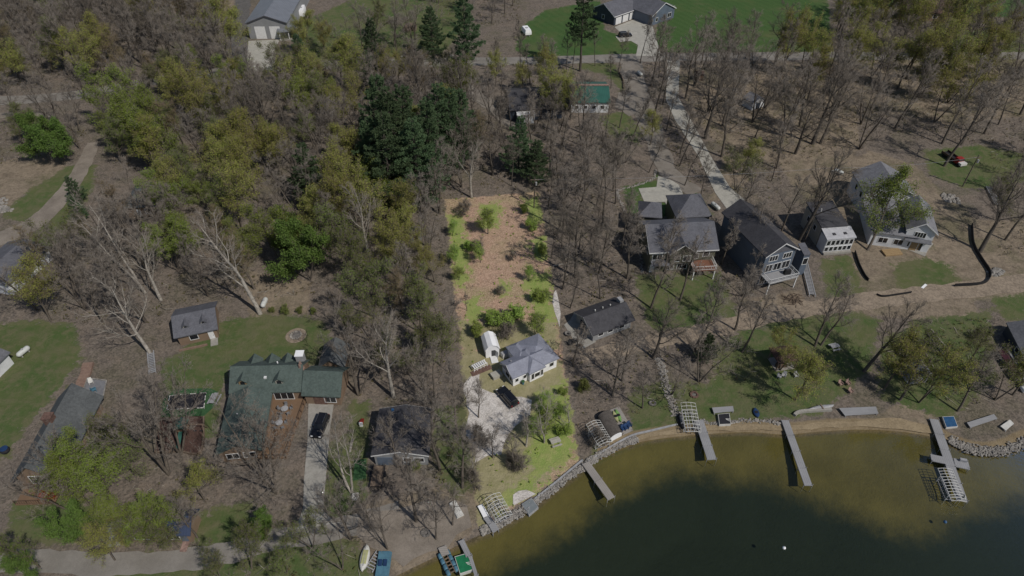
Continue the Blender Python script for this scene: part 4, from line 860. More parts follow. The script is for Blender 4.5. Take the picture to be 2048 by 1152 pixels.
def raft(name, label, pts, top, z0, z1, frame='white_metal', cat='raft', ladder=None):
    w_ = [P(*p, z1) for p in pts]; c = sum(w_, Vector())/len(w_); o = thing(name, label, cat, (c.x, c.y, 0)); q = [(p.x-c.x, p.y-c.y) for p in w_]
    MB().prism(q, z0, z1-.02).build('float', frame, o); MB().prism([(x*.93, y*.93) for x, y in q], z1-.019, z1).build('top', top, o)
    if ladder:
        i, j = ladder; a, b_ = Vector(q[i]), Vector(q[j]); m = MB()
        for t in (.2, .32, .44):
            p = a.lerp(b_, t); n = (p-Vector((0, 0))).normalized(); e = p*1.0-n*.8
            m.tube((p.x, p.y, z1+.05), (e.x, e.y, z1+.05), .04, n=5)
        m.build('ladder', frame, o)
    return o
raft('swim_raft', 'square grey topped swim raft resting half on the riprap', [(1043,1008), (1063,995), (1077,1014), (1058,1030)], 'grey_pad', -.45, .25, 'galv', ladder=(3, 0))
raft('swim_raft', 'square swim raft with dark top lying on the beach edge', [(1436,828), (1459,826), (1462,848), (1439,849)], 'mat_black', 0, .55, ladder=(2, 1))
raft('blue_topped_raft', 'white framed raft with bright blue top on the right bank', [(1885,833), (1908,832), (1916,853), (1893,855)], 'blue', .05, .5)
raft('green_turf_raft', 'floating raft with bright green turf top moored at the lower shore', [(909,1113), (937,1105), (947,1139), (920,1148)], 'turf', -.5, .32, ladder=(2, 1))
def platform(name, label, pts, mat, z0, z1, cat):
    w_ = [P(*p, z1) for p in pts]; c = sum(w_, Vector())/len(w_); o = thing(name, label, cat, (c.x, c.y, 0)); q = [(p.x-c.x, p.y-c.y) for p in w_]
    MB().prism(q, z1-.12, z1).build('deck', mat, o)
    for x, y in q: MB().box(x*.93-.06, y*.93-.06, z0, x*.93+.06, y*.93+.06, z1-.12).build('leg', 'galv', o)
platform('dock_section', 'stacked white dock section lying on the lawn end beside the lift', [(955,1012), (965,1008), (978,1030), (967,1035)], 'white_bright', 0, .45, 'dock section')
platform('dock_section', 'white dock section spanning the riprap at the corner of the bright lawn', [(967,1037), (979,1030), (987,1042), (976,1049)], 'plank_grey', -.1, .5, 'dock section')
platform('dock_section', 'grey dock end standing in shallow water below the white section', [(977,1050), (988,1042), (998,1058), (986,1066)], 'plank_grey', -1.2, .45, 'dock section')
platform('dock_section', 'white slatted dock section lying slantwise on the right bank', [(1934,845), (1988,828), (1995,837), (1941,855)], 'plank_grey', 0, .4, 'dock section')
platform('dock_section', 'small square white platform farthest right on the bank', [(2001,852), (2020,839), (2028,847), (2012,861)], 'white_metal', 0, .4, 'dock section')
platform('dock_stack', 'row of white dock sections laid along the shore grass under a yellow tree', [(1678,816), (1752,813), (1757,827), (1690,831)], 'plank_grey', 0, .5, 'dock stack')
platform('dock_section', 'white stacked lift beams on the grass above the dark raft', [(1424,815), (1466,812), (1468,822), (1428,826)], 'plank_grey', 0, .5, 'lift parts')
platform('steel_ramp', 'pale steel ramp leading to the pontoon raft', [(876,1096), (892,1090), (899,1107), (884,1113)], 'plank_warm', -.8, .4, 'ramp')
dock('narrow_dock', 'narrow grey dock beside the green turf raft', (922,1080), (938,1112), .8, 'plank_grey'); dock('narrow_dock', 'thin dark dock walk along the far side of the green raft', (940,1112), (953,1152), .5, 'plank_grey')
# pontoon raft with blue tubes
o = thing('pontoon_raft', 'pontoon raft carried by blue barrels beside the green turf raft', 'raft', P(896,1125), ang(P(888,1107), P(905,1142)))
for y in (-.62, .62):
    for k in range(4): MB().lathe([(.1, -.42), (.3, -.4), (.33, -.2), (.33, .2), (.3, .4), (.1, .42)], (-1.35+.92*k, y, 0), 12, 'x').build('barrel', 'teal_blue', o, True)
m = MB()
for k in range(7): m.box(-1.7+.55*k, -.35, .22, -1.55+.55*k, .35, .3)
for y in (-.33, .33): m.box(-1.9, y-.05, .12, 1.9, y+.05, .22)
m.build('frame', 'log', o)
# small boats
o = thing('sailing_dinghy', 'white dinghy with yellow cockpit lying on the lower bank', 'boat', P(730,1118), ang(P(734,1100), P(726,1138)))
MB().add(*hull_mesh(4., 1.4, .7)).build('hull', 'white_metal', o, True); MB().taper(-1.1, -.4, .6, 1., .4, .74, .1).build('cockpit', 'yellow_pale', o); MB().tube((-.9, 0, .7), (1.4, .1, .75), .04).build('boom', 'galv', o)
o = thing('covered_pedal_boat', 'teal blue covered pedal boat on the lower bank beside the white dinghy', 'boat', P(767,1130), R(90))
MB().taper(-1.9, -1., .05, 1.9, 1., .7, .18).build('cover', 'teal_blue', o)
for y in (-.35, .35): MB().box(-.5, y-.25, .68, .4, y+.25, .95).build('seat', 'dark_blue', o)
o = thing('boat_trailer', 'grey slatted boat cradle between dinghy and pedal boat', 'cradle', P(749,1124), R(65)); m = MB()
for k in range(6): m.box(-1.2+.45*k, -.6, .25, -1.05+.45*k, .6, .32)
m.build('slats', 'galv', o); MB().box(-1.5, -.66, .05, 1.5, -.56, .25).build('beam', 'galv', o); MB().box(-1.5, .56, .05, 1.5, .66, .25).build('beam', 'galv', o)
o = thing('upturned_rowboat', 'pale upturned rowboat lying on grass left of the bright lot corner', 'boat', P(914,1022), ang(P(909,1013), P(920,1032)))
MB().extr([(-.65, 0), (.65, 0), (.5, .42), (.2, .52), (-.2, .52), (-.5, .42)], -1.5, 1.2, 'x').build('hull', 'white_metal', o); MB().box(-1.52, -.08, .4, 1.2, .08, .57).build('keel', 'white_metal', o)
o = thing('upturned_canoe', 'long pale canoe lying on the grass above the seawall', 'boat', P(1642,817), ang(P(1622,818), P(1662,812))); MB().add(*hull_mesh(4.6, 1., .6)).build('hull', 'galv', o, True); MB().box(-.1, -.5, .5, .1, .5, .62).build('thwart', 'log', o)
o = thing('covered_pontoon_boat', 'pontoon boat under a maroon and grey cover at the right edge', 'boat', P(2020,735), ang(P(2000,705), P(2042,768)))
MB().box(-3.4, -1.15, .3, 3.4, 1.15, .9).build('deck', 'canvas_grey', o); MB().extr([(-1.1, .9), (.1, .9), (.1, 1.25), (-.3, 1.45), (-1.1, 1.1)], -3.2, 3.2, 'x').build('cover', 'maroon', o)
MB().extr([(.12, .9), (1.1, .9), (1.1, 1.15), (.3, 1.4)], -3.1, 3.3, 'x').build('cover', 'canvas_grey', o)
for y in (-.75, .75): MB().lathe([(.05, -3.8), (.3, -3.2), (.3, 3.3), (.2, 3.5)], (0, y, .3), 10, 'x').build('pontoon', 'galv', o)
o = thing('white_boat_bow', 'white boat lying in front of the covered pontoon boat at the right edge', 'boat', P(2046,768), R(60)); MB().add(*hull_mesh(5, 1.9, .9)).build('hull', 'white_bright', o, True); MB().taper(-1.5, -.6, .75, 1, .6, 1, .2).build('cockpit', 'canvas_grey', o)
for px, py, mat, lab in ((1568, 1096, 'white_bright', 'white mooring buoy floating alone on the dark water'), (1890, 1044, 'blue', 'blue mooring buoy floating near the edge of the weed bed')):
    o = thing('mooring_buoy', lab, 'buoy', P(px, py, -.3)); MB().lathe([(.05, -.2), (.2, -.12), (.26, .05), (.2, .2), (.06, .28)], n=12).build('float', mat, o, True); MB().lathe([(.03, .27), (.05, .3), (.03, .4)], n=8).build('ring', 'galv', o)

# ------------------------------------------------------------------ yard furniture, courts, walls, stones
o = thing('trampoline_court', 'large black rectangular trampoline with white edge pads on a green pad', 'trampoline', P(373,806))
c0 = P(373,806); q = [(p.x-c0.x, p.y-c0.y) for p in (P(335,822), (P(409,818)), (P(413,788)), (P(341,794)))]
pad = [(p.x-c0.x, p.y-c0.y) for p in (P(322,834), P(408,832), P(430,812), P(436,784), P(420,777), P(352,778), P(326,800))]
MB().prism(pad, .02, .07).build('pad', 'turf_pad', o); MB().prism(q, .3, .36).build('jumping_mat', 'mat_black', o); m = MB(); 
for i in range(4):
    a, b_ = Vector(q[i]), Vector(q[(i+1) % 4]); n = int((b_-a).length/.55)
    for k in range(n):
        if k % 3 == 2: continue
        u, v_ = a.lerp(b_, k/n), a.lerp(b_, (k+.75)/n); m.tube((u.x, u.y, .38), (v_.x, v_.y, .38), .09, n=5)
m.build('edge_pads', 'white_metal', o)
for x, y in q: MB().tube((x, y, 0), (x, y, .4), .06).build('leg', 'galv', o)
def picnic(px, py, rot, label, mat='plank_warm', L=1.7):
    o = thing('picnic_table', label, 'picnic table', P(px, py), rot)
    MB().box(-L/2, -.38, .7, L/2, .38, .76).build('tabletop', mat, o)
    for s_ in (-1, 1): MB().box(-L/2, s_*.75-.15, .42, L/2, s_*.75+.15, .47).build('bench', mat, o)
    for x in (-L*.35, L*.35):
        m = MB(); m.tube((x, -.8, 0), (x, -.2, .7), .05, n=4); m.tube((x, .8, 0), (x, .2, .7), .05, n=4); m.tube((x, -.75, .4), (x, .75, .4), .045, n=4); m.build('leg_frame', mat, o)
picnic(430, 801, R(84), 'grey picnic table on grass right of the trampoline court', 'plank_grey', 2.3)
picnic(1111, 887, R(20), 'pale wooden picnic table on the bright green lawn by the lake', 'concrete_pale')
picnic(1668, 697, R(15), 'grey picnic table beside a leaning trunk on the right lawn', 'plank_grey')
# playset
o = thing('playset', 'wooden playset with teal slide on the brown mulch bed', 'playset', P(370,865)); 
for x in (-.9, .9):
    for y in (-.8, .8): MB().box(x-.07, y-.07, 0, x+.07, y+.07, 2.4).build('post', 'log', o)
MB().box(-.95, -.85, 1.2, .95, .85, 1.28).build('platform', 'deck_wood', o); MB().extr([(-1, 2.3), (1, 2.3), (0, 3)], -1., 1., 'y').build('roof', 'metal_green', o)
MB().extr([(-.85, 1.25), (-3, .2), (-3.4, .2), (-3.4, .3), (-3, .32), (-.85, 1.4)], -.3, .3, 'x').build('slide', 'metal_green', o); m = MB(); m.tube((1, 0, 2.3), (3.6, 0, 2.3), .07); m.tube((3.6, 0, 2.3), (3.6, .9, 0), .06); m.tube((3.6, 0, 2.3), (3.6, -.9, 0), .06); m.build('swing_beam', 'log', o)
for x in (1.9, 2.9): MB().box(x-.25, -.1, .5, x+.25, .1, .54).build('swing', 'mat_black', o)
# white garden bench set on bricks beside the shed
o = thing('white_pergola_frame', 'low white garden frame with chairs on red bricks beside the gambrel shed', 'garden frame', P(959,735), ang(P(947,740), P(973,728))); m = MB()
for x in (-1.4, -.7, 0, .7, 1.4): m.tube((x, -.5, 0), (x, -.5, .9), .05, n=4); m.tube((x, .5, 0), (x, .5, .9), .05, n=4)
for y in (-.5, .5): m.tube((-1.4, y, .9), (1.4, y, .9), .05, n=4); m.tube((-1.4, y, .45), (1.4, y, .45), .04, n=4)
m.build('frame', 'white_bright', o); m = MB()
for k in range(7): m.box(-1.35+.4*k, -.5, .93, -1.1+.4*k, .5, .98)
m.build('slats', 'trim_white', o); MB().prism([(-2.2, -1.3), (1.8, -1.5), (2, -.4), (-2, -.1)], .02, .07).build('brick_floor', 'brick', o)
o = thing('cooler', 'white cooler and hood standing left behind the white lot cottage', 'cooler', P(1010,712), R(30)); MB().box(-.7, -.5, 0, .7, .5, .9).build('body', 'white_metal', o); MB().taper(-.74, -.54, .9, .74, .54, 1.05, .1).build('lid', 'galv', o)
o = thing('green_bin', 'small pale green bin on the grass in front of the white lot cottage', 'bin', P(1046,768)); MB().lathe([(.22, 0), (.3, .7), (.32, .74), (.05, .8)], n=12).build('body', 'teal_blue', o); MB().lathe([(.33, .74), (.33, .8), (.05, .88)], n=12).build('lid', 'turf_pad', o)
def fire_ring(px, py, r, label, stone=True, mat='rock', sand=None):
    o = thing('fire_ring', label, 'fire pit', P(px, py)); m = MB(); q = random.Random(px)
    if sand: MB().lathe([(sand, .0), (sand*.9, .03), (.1, .035)], n=24).build('sand_apron', 'dirt_sand', o)
    for k in range(16): a = 2*PI*k/16; m.stone((r*math.cos(a), r*math.sin(a), .12), .26, .8, q)
    m.build('stone_ring', mat, o); MB().lathe([(r*.9, .03), (r*.5, .07), (.1, .12)], n=16).build('ash', 'ash', o)
fire_ring(592, 671, 1.0, 'fire ring of grey stones on a round sandy patch behind the green roofed house', sand=2.0)
fire_ring(1388, 790, .6, 'small red brick fire ring on the grass above the square lift', mat='brick')
fire_ring(851, 1066, .55, 'dark fire ring on the bare yard above the lower beach', mat='ash'); fire_ring(1305, 807, .45, 'small dark fire ring under a bushy tree left of the stone row', mat='ash')
def stones(name, label, pts, n, r, spread, cat='stones', kind=None, mat='rock', z=0., seed=1):
    """many stones along a line"""
    q = random.Random(seed); l = smooth_line(W2(pts), 6); m = MB(); c = l[len(l)//2]
    for k in range(n):
        t = q.uniform(0, len(l)-1.001); i = int(t); p = l[i].lerp(l[i+1], t-i); d = (l[i+1]-l[i]).normalized(); nn = Vector((-d.y, d.x)); s_ = q.gauss(0, spread)
        p = p+nn*max(-2.2*spread, min(2.2*spread, s_)); m.stone((p.x-c.x, p.y-c.y, z+q.uniform(-.1, .12)), r*q.uniform(.55, 1.35), .7, q)
    o = m.build(name, mat); o.location = (c.x, c.y, 0); return tag(o, label, cat, kind=kind)
stones('riprap', 'band of grey riprap stones along the shore below the bright lawn', [(962,1062), (1000,1047), (1060,1012), (1110,974), (1165,934), (1190,918)], 1500, .19, .33, 'riprap', 'stuff', seed=2)
stones('riprap', 'band of grey riprap stones below the ribbed lift and boat shed', [(1185,918), (1215,903), (1250,886), (1275,878)], 640, .19, .3, 'riprap', 'stuff', seed=3)
stones('riprap', 'band of pale riprap around the point at the right shore', [(1898,877), (1930,894), (1960,901), (1995,904), (2030,893), (2062,878)], 900, .19, .48, 'riprap', 'stuff', seed=4)
stones('stone_row', 'rocky drainage row running down the slope towards the square lift', [(1318,716), (1326,745), (1335,780), (1343,805), (1352,832)], 420, .22, .35, 'stone row', 'stuff', seed=5)
stones('riprap', 'thin line of pale stones along the back of the beach', [(1400,842), (1440,848), (1480,842), (1530,842), (1565,848)], 240, .2, .2, 'stone line', 'stuff', seed=6)
stones('stone_border', 'curved border of pale stones around the pad of the olive house', [(1285,545), (1278,500), (1262,450), (1240,400), (1236,382), (1270,372), (1305,358), (1312,340)], 320, .22, .18, 'stone border', 'stuff', seed=7)
stones('rubble_pile', 'heap of pale rubble on bare ground right of the new house', [(1885,395), (1900,398), (1915,400)], 60, .5, .9, 'rubble', 'stuff', seed=8); stones('rubble_pile', 'pile of grey rubble beside the black silt fence', [(1985,540), (2000,550)], 60, .45, .7, 'rubble', 'stuff', seed=9)
stones('rubble_pile', 'stony scrap heap beside the track at the left edge', [(-5,400), (8,415), (6,425)], 70, .5, .8, 'rubble', 'stuff', seed=10)
for px, py, r, lab in ((715, 117, .75, 'white boulder on the far verge, leftmost of the row beside the road'), (805, 115, .75, 'white boulder on the far verge behind a small pine'), (903, 114, .7, 'white boulder on the far verge left of the tall pine'), (920, 110, .4, 'small white boulder at the verge beside the tall pine'), (730, 115, .4, 'small pale boulder beside the leftmost verge boulder'), (711, 995, .75, 'round pale boulder at the foot of the double birch')):
    o = MB().stone((0, 0, r*.4), r, .75).build('boulder', 'white_metal'); o.location = P(px, py); tag(o, lab, 'boulder')
# seawall, steps, fences, logs
def wall_line(name, label, pts, th, h, mat, cat, px=True):
    l = smooth_line(W2(pts), 5); c = l[0]; m = MB()
    for a, b_ in zip(l, l[1:]):
        d = (b_-a).normalized(); n = Vector((-d.y, d.x))*th/2
        q = [a+n, a-n, b_-n, b_+n]; m.prism([(p.x-c.x, p.y-c.y) for p in q], -.3, h)
    o = m.build(name, mat); o.location = (c.x, c.y, 0); return tag(o, label, cat)
wall_line('seawall', 'low pale seawall along the mid beach below the upturned canoe', [(1588,832), (1600,825), (1640,822), (1662,821)], .5, .5, 'concrete', 'seawall')
wall_line('seawall', 'thin concrete seawall edging the bright lawn above the riprap', [(1060,1006), (1110,966), (1158,926), (1166,921)], .3, .15, 'galv', 'seawall'); wall_line('seawall', 'thin concrete wall edging grass left of the sandy beach', [(1170,928), (1215,898), (1262,872), (1300,862), (1355,849)], .3, .15, 'galv', 'seawall')
wall_line('silt_fence', 'black curved silt fence on bare ground near the right edge', [(1943,450), (1946,490), (1962,520), (1978,545), (1976,562), (1955,570), (1908,573)], .12, .8, 'fence_black', 'silt fence'); wall_line('silt_fence', 'black silt fence line on sand between the cottage and the new house', [(1709,505), (1717,530), (1728,552), (1736,562)], .12, .7, 'fence_black', 'silt fence')
wall_line('silt_fence', 'short black silt fence beside the dirt road', [(1752,590), (1765,594), (1790,591), (1822,586)], .12, .5, 'fence_black', 'silt fence')
wall_line('rail_fence', 'low pale rail edging the bend of the far gravel drive', [(1238,146), (1246,162), (1247,178)], .2, .6, 'log', 'fence'); wall_line('timber_edge', 'timber edge of the brown mulch bed', [(310,906), (356,903), (402,904), (408,834)], .25, .3, 'log', 'edging')
ladder_walk('timber_steps', 'timber steps climbing the bank beneath the big pale tree', (306,748), (302,705), 1.1, 'steps', .3); ladder_walk('timber_steps', 'dark timber steps on the slope at the far right', (1976,375), (1995,412), 1.2, 'steps', .3)
o = thing('stone_stair', 'pink stone stair beside the small patio above the grey green house', 'stair', P(160,775), ang(P(160,775), P(182,722)))
for k in range(9): MB().box(k*.62, -.9+.1*math.sin(k), -.1, k*.62+.66, .9+.1*math.sin(k), .05+.06*k).build('step', 'stone_step', o)
o = thing('stone_patio', 'small square patio with grey border beside the pink stone stair', 'patio', P(188,775)); c0 = P(188,775); q = [(p.x-c0.x, p.y-c0.y) for p in (P(162,796), P(206,800), P(214,762), P(176,757))]
MB().prism(q, -.05, .1).build('paving', 'canvas_grey', o); MB().path([(x, y, .16) for x, y in q]+[(q[0][0], q[0][1], .16)], .12, 4).build('border', 'rock', o)
chair(190, 782, 2.2, 'teal_blue', 'blue lounge chair on the small square patio at the left', .1); chair(183, 766, .6, 'white_metal', 'pale lounge chair on the small square patio at the left', .1)
chair(1140, 690, .5, 'fence_black', 'black chair on the cabin patio, front left edge', .05); chair(1151, 684, 1.5, 'fence_black', 'black chair on the middle of the cabin patio', .05); chair(1161, 693, 2.5, 'wood_brown', 'brown chair on the cabin patio, front right corner', .05)
o = thing('stone_oven', 'round dark fire bowl on the concrete patio of the charcoal cabin', 'fire bowl', P(1136,669, .05)); MB().lathe([(.3, 0), (.62, .3), (.66, .42), (.5, .4), (.1, .2)], n=14).build('bowl', 'ash', o); MB().lathe([(.4, .26), (.1, .3)], n=12).build('coals', 'fence_black', o)
chair(1558, 756, .8, 'galv', 'grey garden chair in front of the red roofed pavilion, left one', 0); chair(1567, 753, -.6, 'galv', 'grey garden chair in front of the red roofed pavilion, middle one', 0); chair(1591, 753, .2, 'galv', 'grey garden chair in front of the red roofed pavilion, right one', 0)
for px, py, lab in ((1680, 770, 'pinkish garden chair in shade under the yellow trees, left one'), (1695, 769, 'pinkish garden chair in shade under the yellow trees, right one'), (1700, 785, 'pinkish garden chair in shade under the yellow trees, nearest the shore')): chair(px, py, .4, 'paver_pink', lab, 0)
o = thing('log_pile', 'stack of cut logs on the far lawn beside brush', 'log pile', P(822,58))
q = random.Random(4)
for row in range(3):
    for k in range(7-row): x = -2.4+.7*k+.35*row; MB().tube((x+q.uniform(-.2, .2), -2, .3+.55*row), (x+q.uniform(-.2, .2), 2, .3+.55*row), q.uniform(.24, .34), n=8).build('log', 'log', o)
def brush_pile(px, py, r, h, label, n=90, mat='twig_grey'):
    m = MB(); q = random.Random(px*7+py)
    for k in range(n):
        a, e = q.uniform(0, 2*PI), q.uniform(-.15, .5); rr = r*math.sqrt(q.random()); c = Vector((rr*math.cos(q.uniform(0, 7)), rr*math.sin(q.uniform(0, 7)), q.uniform(.05, h*(1-rr/r*.8)+.1)))
        d = Vector((math.cos(a)*math.cos(e), math.sin(a)*math.cos(e), math.sin(e)*.5))*q.uniform(.6, 1.6); m.tube(c-d, c+d, q.uniform(.03, .1), .02, 4)
    o = m.build('brush_pile', mat); o.location = P(px, py); tag(o, label, 'brush pile')
brush_pile(1660, 140, 3.5, 1.6, 'heap of cut grey branches on bare ground below the far road', 140, 'log'); brush_pile(795, 42, 4, 1.2, 'dark brush heap on the far lawn left of the log pile', 120); brush_pile(1375, 318, 2.5, .7, 'small brush heap beside the gravel drive of the olive house', 60, 'twig_dark'); brush_pile(1585, 600, 1.8, .5, 'scrap wood heap on dirt below the tall house', 50, 'log'); brush_pile(1800, 700, 2, .4, 'scattered sticks on worn grass left of the grey gazebo', 40)
for k, (a, b_) in enumerate((((1852,665), (1905,735)), ((1862,660), (1912,720)), ((1830,665), (1866,735)))):
    A, B = P(*a), P(*b_); o = MB().tube((0, 0, .12), (B-A)+Vector((0, 0, .12)), .14, .1, 8).build('fallen_pole', 'bark_pale'); o.location = A; tag(o, ('long pole lying on worn grass, middle of three', 'long pole lying on worn grass, rightmost of three', 'short pole lying on worn grass, leftmost of three')[k], 'pole')
for a, b_, lab in (((1106,533), (1127,529), 'short pale log lying on the ground right of the clearing'), ((700,905), (706,880), 'short pale plank lying beside the green play lawn')):
    A, B = P(*a), P(*b_); o = MB().tube((0, 0, .15), (B-A)+Vector((0, 0, .15)), .17, .15, 8).build('fallen_log', 'bark_pale'); o.location = A; tag(o, lab, 'log')
o = thing('lumber_stack', 'pale stack of boards on sand in front of the new white house', 'lumber', P(1783,506), R(8)); 
for k in range(4): MB().box(-2, -1+.5*k, 0, 2, -.55+.5*k, .35+.03*k).build('board', 'osb', o)
o = thing('white_sign_board', 'small white board lying on the grass beside the dirt road', 'board', P(1848,573), R(40)); MB().box(-.9, -.25, .05, .9, .25, .12).build('board', 'white_bright', o); MB().box(-.1, -.3, 0, .1, .3, .05).build('batten', 'log', o)
o = thing('toy_slide', 'small red and white toy slide on green matting beside the dark gabled cottage', 'toy', P(724,846)); MB().extr([(-.5, 0), (.9, 0), (.9, .1), (-.3, .9), (-.5, .9)], -.25, .25, 'x').build('slide', 'red', o); MB().box(-.28, -.75, 0, .28, -.5, .9).build('ladder', 'white_bright', o)
sheet('green_mat', [(706,962), (709,920), (733,918), (732,957)], .03, 'turf_pad', keep=False)
o = thing('round_barrel', 'round dark barrel beside the wall of the grey green house', 'barrel', P(12,903)); MB().lathe([(.6, 0), (.75, .4), (.6, .8), (.1, .85)], n=14).build('body', 'mat_black', o); MB().lathe([(.62, .8), (.62, .86), (.1, .9)], n=14).build('lid', 'dark_blue', o)
# utility poles and wire across the plots
def pole(px, py, h, label):
    o = thing('utility_pole', label, 'utility pole', P(px, py)); MB().tube((0, 0, -.2), (0, 0, h), .16, .11, 8).build('pole', 'bark', o); MB().box(-1, -.06, h-.8, 1, .06, h-.62).build('crossarm', 'log', o); MB().tube((.35, -.25, h-2), (.35, -.25, h-1.2), .22, n=8).build('transformer', 'galv', o); return Vector(P(px, py))+Vector((0, 0, h-.6))
p1 = pole(1642, 395, 9, 'utility pole with grey transformer between two bare trees behind the cottages'); p2 = pole(1068, 415, 8.5, 'utility pole at the top edge of the clearing'); p3 = pole(1925, 373, 9, 'utility pole on rough grass right of the new house')
def wire(a, b_, lab):
    c = a; m = MB(); pts = [(b_-a)*(i/14)-Vector((0, 0, 4*.8*(i/14)*(1-i/14))) for i in range(15)]; o = m.path(pts, .025, 4).build('power_line', 'galv'); o.location = a; tag(o, lab, 'power line')
wire(p1, p2, 'thin grey power line crossing the wood between clearing and cottages'); wire(p1, p3, 'thin grey power line passing over the new white house')

# ------------------------------------------------------------------ trees
def ring(m, p, d, r, n):
    u = d.orthogonal().normalized(); w_ = d.cross(u); o = len(m.v)
    for i in range(n):
        a = 2*PI*i/n; k = p+(u*math.cos(a)+w_*math.sin(a))*r; m.v.append((k.x, k.y, k.z))
    return o
def limb(m, pts, r0, r1, n):
    """tapered limb through points"""
    prev = None
    for i, p in enumerate(pts):
        t = i/(len(pts)-1); d = (pts[min(i+1, len(pts)-1)]-pts[max(i-1, 0)]).normalized(); o = ring(m, p, d, r0+(r1-r0)*t, n)
        if prev is not None: m.f += [(prev+j, prev+(j+1) % n, o+(j+1) % n, o+j) for j in range(n)]
        prev = o
def spike(m, a, b, r):
    d = (b-a).normalized(); u = d.orthogonal()*r; w_ = d.cross(u); o = len(m.v)
    for k in (a+u, a-u*.5+w_*.87, a-u*.5-w_*.87, b): m.v.append((k.x, k.y, k.z))
    m.f += [(o, o+1, o+3), (o+1, o+2, o+3), (o+2, o, o+3)]
def wander(q, p, d, L, n, jit, lift):
    pts = [p.copy()]
    for i in range(n):
        d = (d+Vector((q.gauss(0, jit), q.gauss(0, jit), q.gauss(0, jit)*.7+lift))).normalized(); p = p+d*(L/n); pts.append(p.copy())
    return pts
def along(pts, t):
    k = t*(len(pts)-1); i = min(int(k), len(pts)-2); return pts[i].lerp(pts[i+1], k-i), (pts[i+1]-pts[i]).normalized()
def side(q, d, spread, az=None):
    u = d.orthogonal().normalized(); w_ = d.cross(u); a = q.uniform(0, 2*PI) if az is None else az
    return (d*math.cos(spread)+(u*math.cos(a)+w_*math.sin(a))*math.sin(spread)).normalized()
def leafquad(m, q, p, s):
    a, e = q.uniform(0, 2*PI), q.uniform(-.9, .9)
    u = Vector((math.cos(a)*math.cos(e), math.sin(a)*math.cos(e), math.sin(e)))*s; w_ = u.cross(Vector((q.gauss(0, 1), q.gauss(0, 1), q.gauss(0, 1))).normalized())*.75; o = len(m.v)
    for k in (p-u, p+w_, p+u, p-w_): m.v.append((k.x, k.y, k.z))
    m.f.append((o, o+1, o+2, o+3))
def np_spikes(a, b, r):
    """many thin pointed twigs at once"""
    d = b-a; d /= np.linalg.norm(d, axis=1, keepdims=True)+1e-9; h = np.where(np.abs(d[:, 2:3]) > .9, np.array([[1., 0, 0]]), np.array([[0, 0, 1.]]))
    u = np.cross(d, h); u /= np.linalg.norm(u, axis=1, keepdims=True)+1e-9; w_ = np.cross(d, u); r = np.broadcast_to(np.asarray(r, float).reshape(-1, 1), (len(a), 1))
    v = np.stack([a+u*r, a-u*r*.5+w_*r*.87, a-u*r*.5-w_*r*.87, b], 1).reshape(-1, 3); k = np.arange(len(a))[:, None]*4
    return v, np.concatenate([k+[0, 1, 3], k+[1, 2, 3], k+[2, 0, 3]])
def np_leaves(q, p, s_, flat=.75):
    n = len(p); u = q.normal(size=(n, 3)); u[:, 2] *= .6; u *= s_[:, None]/(np.linalg.norm(u, axis=1, keepdims=True)+1e-9)
    w_ = np.cross(u, q.normal(size=(n, 3))); w_ *= flat*s_[:, None]/(np.linalg.norm(w_, axis=1, keepdims=True)+1e-9)
    return np.stack([p-u, p+w_, p+u, p-w_], 1).reshape(-1, 3), np.arange(n)[:, None]*4+[0, 1, 2, 3]
def np_mesh(name, parts):
    """parts: (verts, faces, material)"""
    m = bpy.data.meshes.new(name); off = 0; V, LI, ST, MI = [], [], [], []; ls = 0
    for i, (v, f, mat) in enumerate(parts):
        m.materials.append(MATS[mat]); V.append(v); LI.append((f+off).ravel()); ST.append(ls+np.arange(len(f))*f.shape[1]); MI.append(np.full(len(f), i)); off += len(v); ls += f.size
    V, LI, ST, MI = map(np.concatenate, (V, LI, ST, MI))
    m.vertices.add(len(V)); m.vertices.foreach_set('co', V.astype(np.float32).ravel()); m.loops.add(len(LI)); m.loops.foreach_set('vertex_index', LI.astype(np.int32))
    m.polygons.add(len(ST)); m.polygons.foreach_set('loop_start', ST.astype(np.int32)); m.polygons.foreach_set('material_index', MI.astype(np.int32)); m.update(calc_edges=True); return m
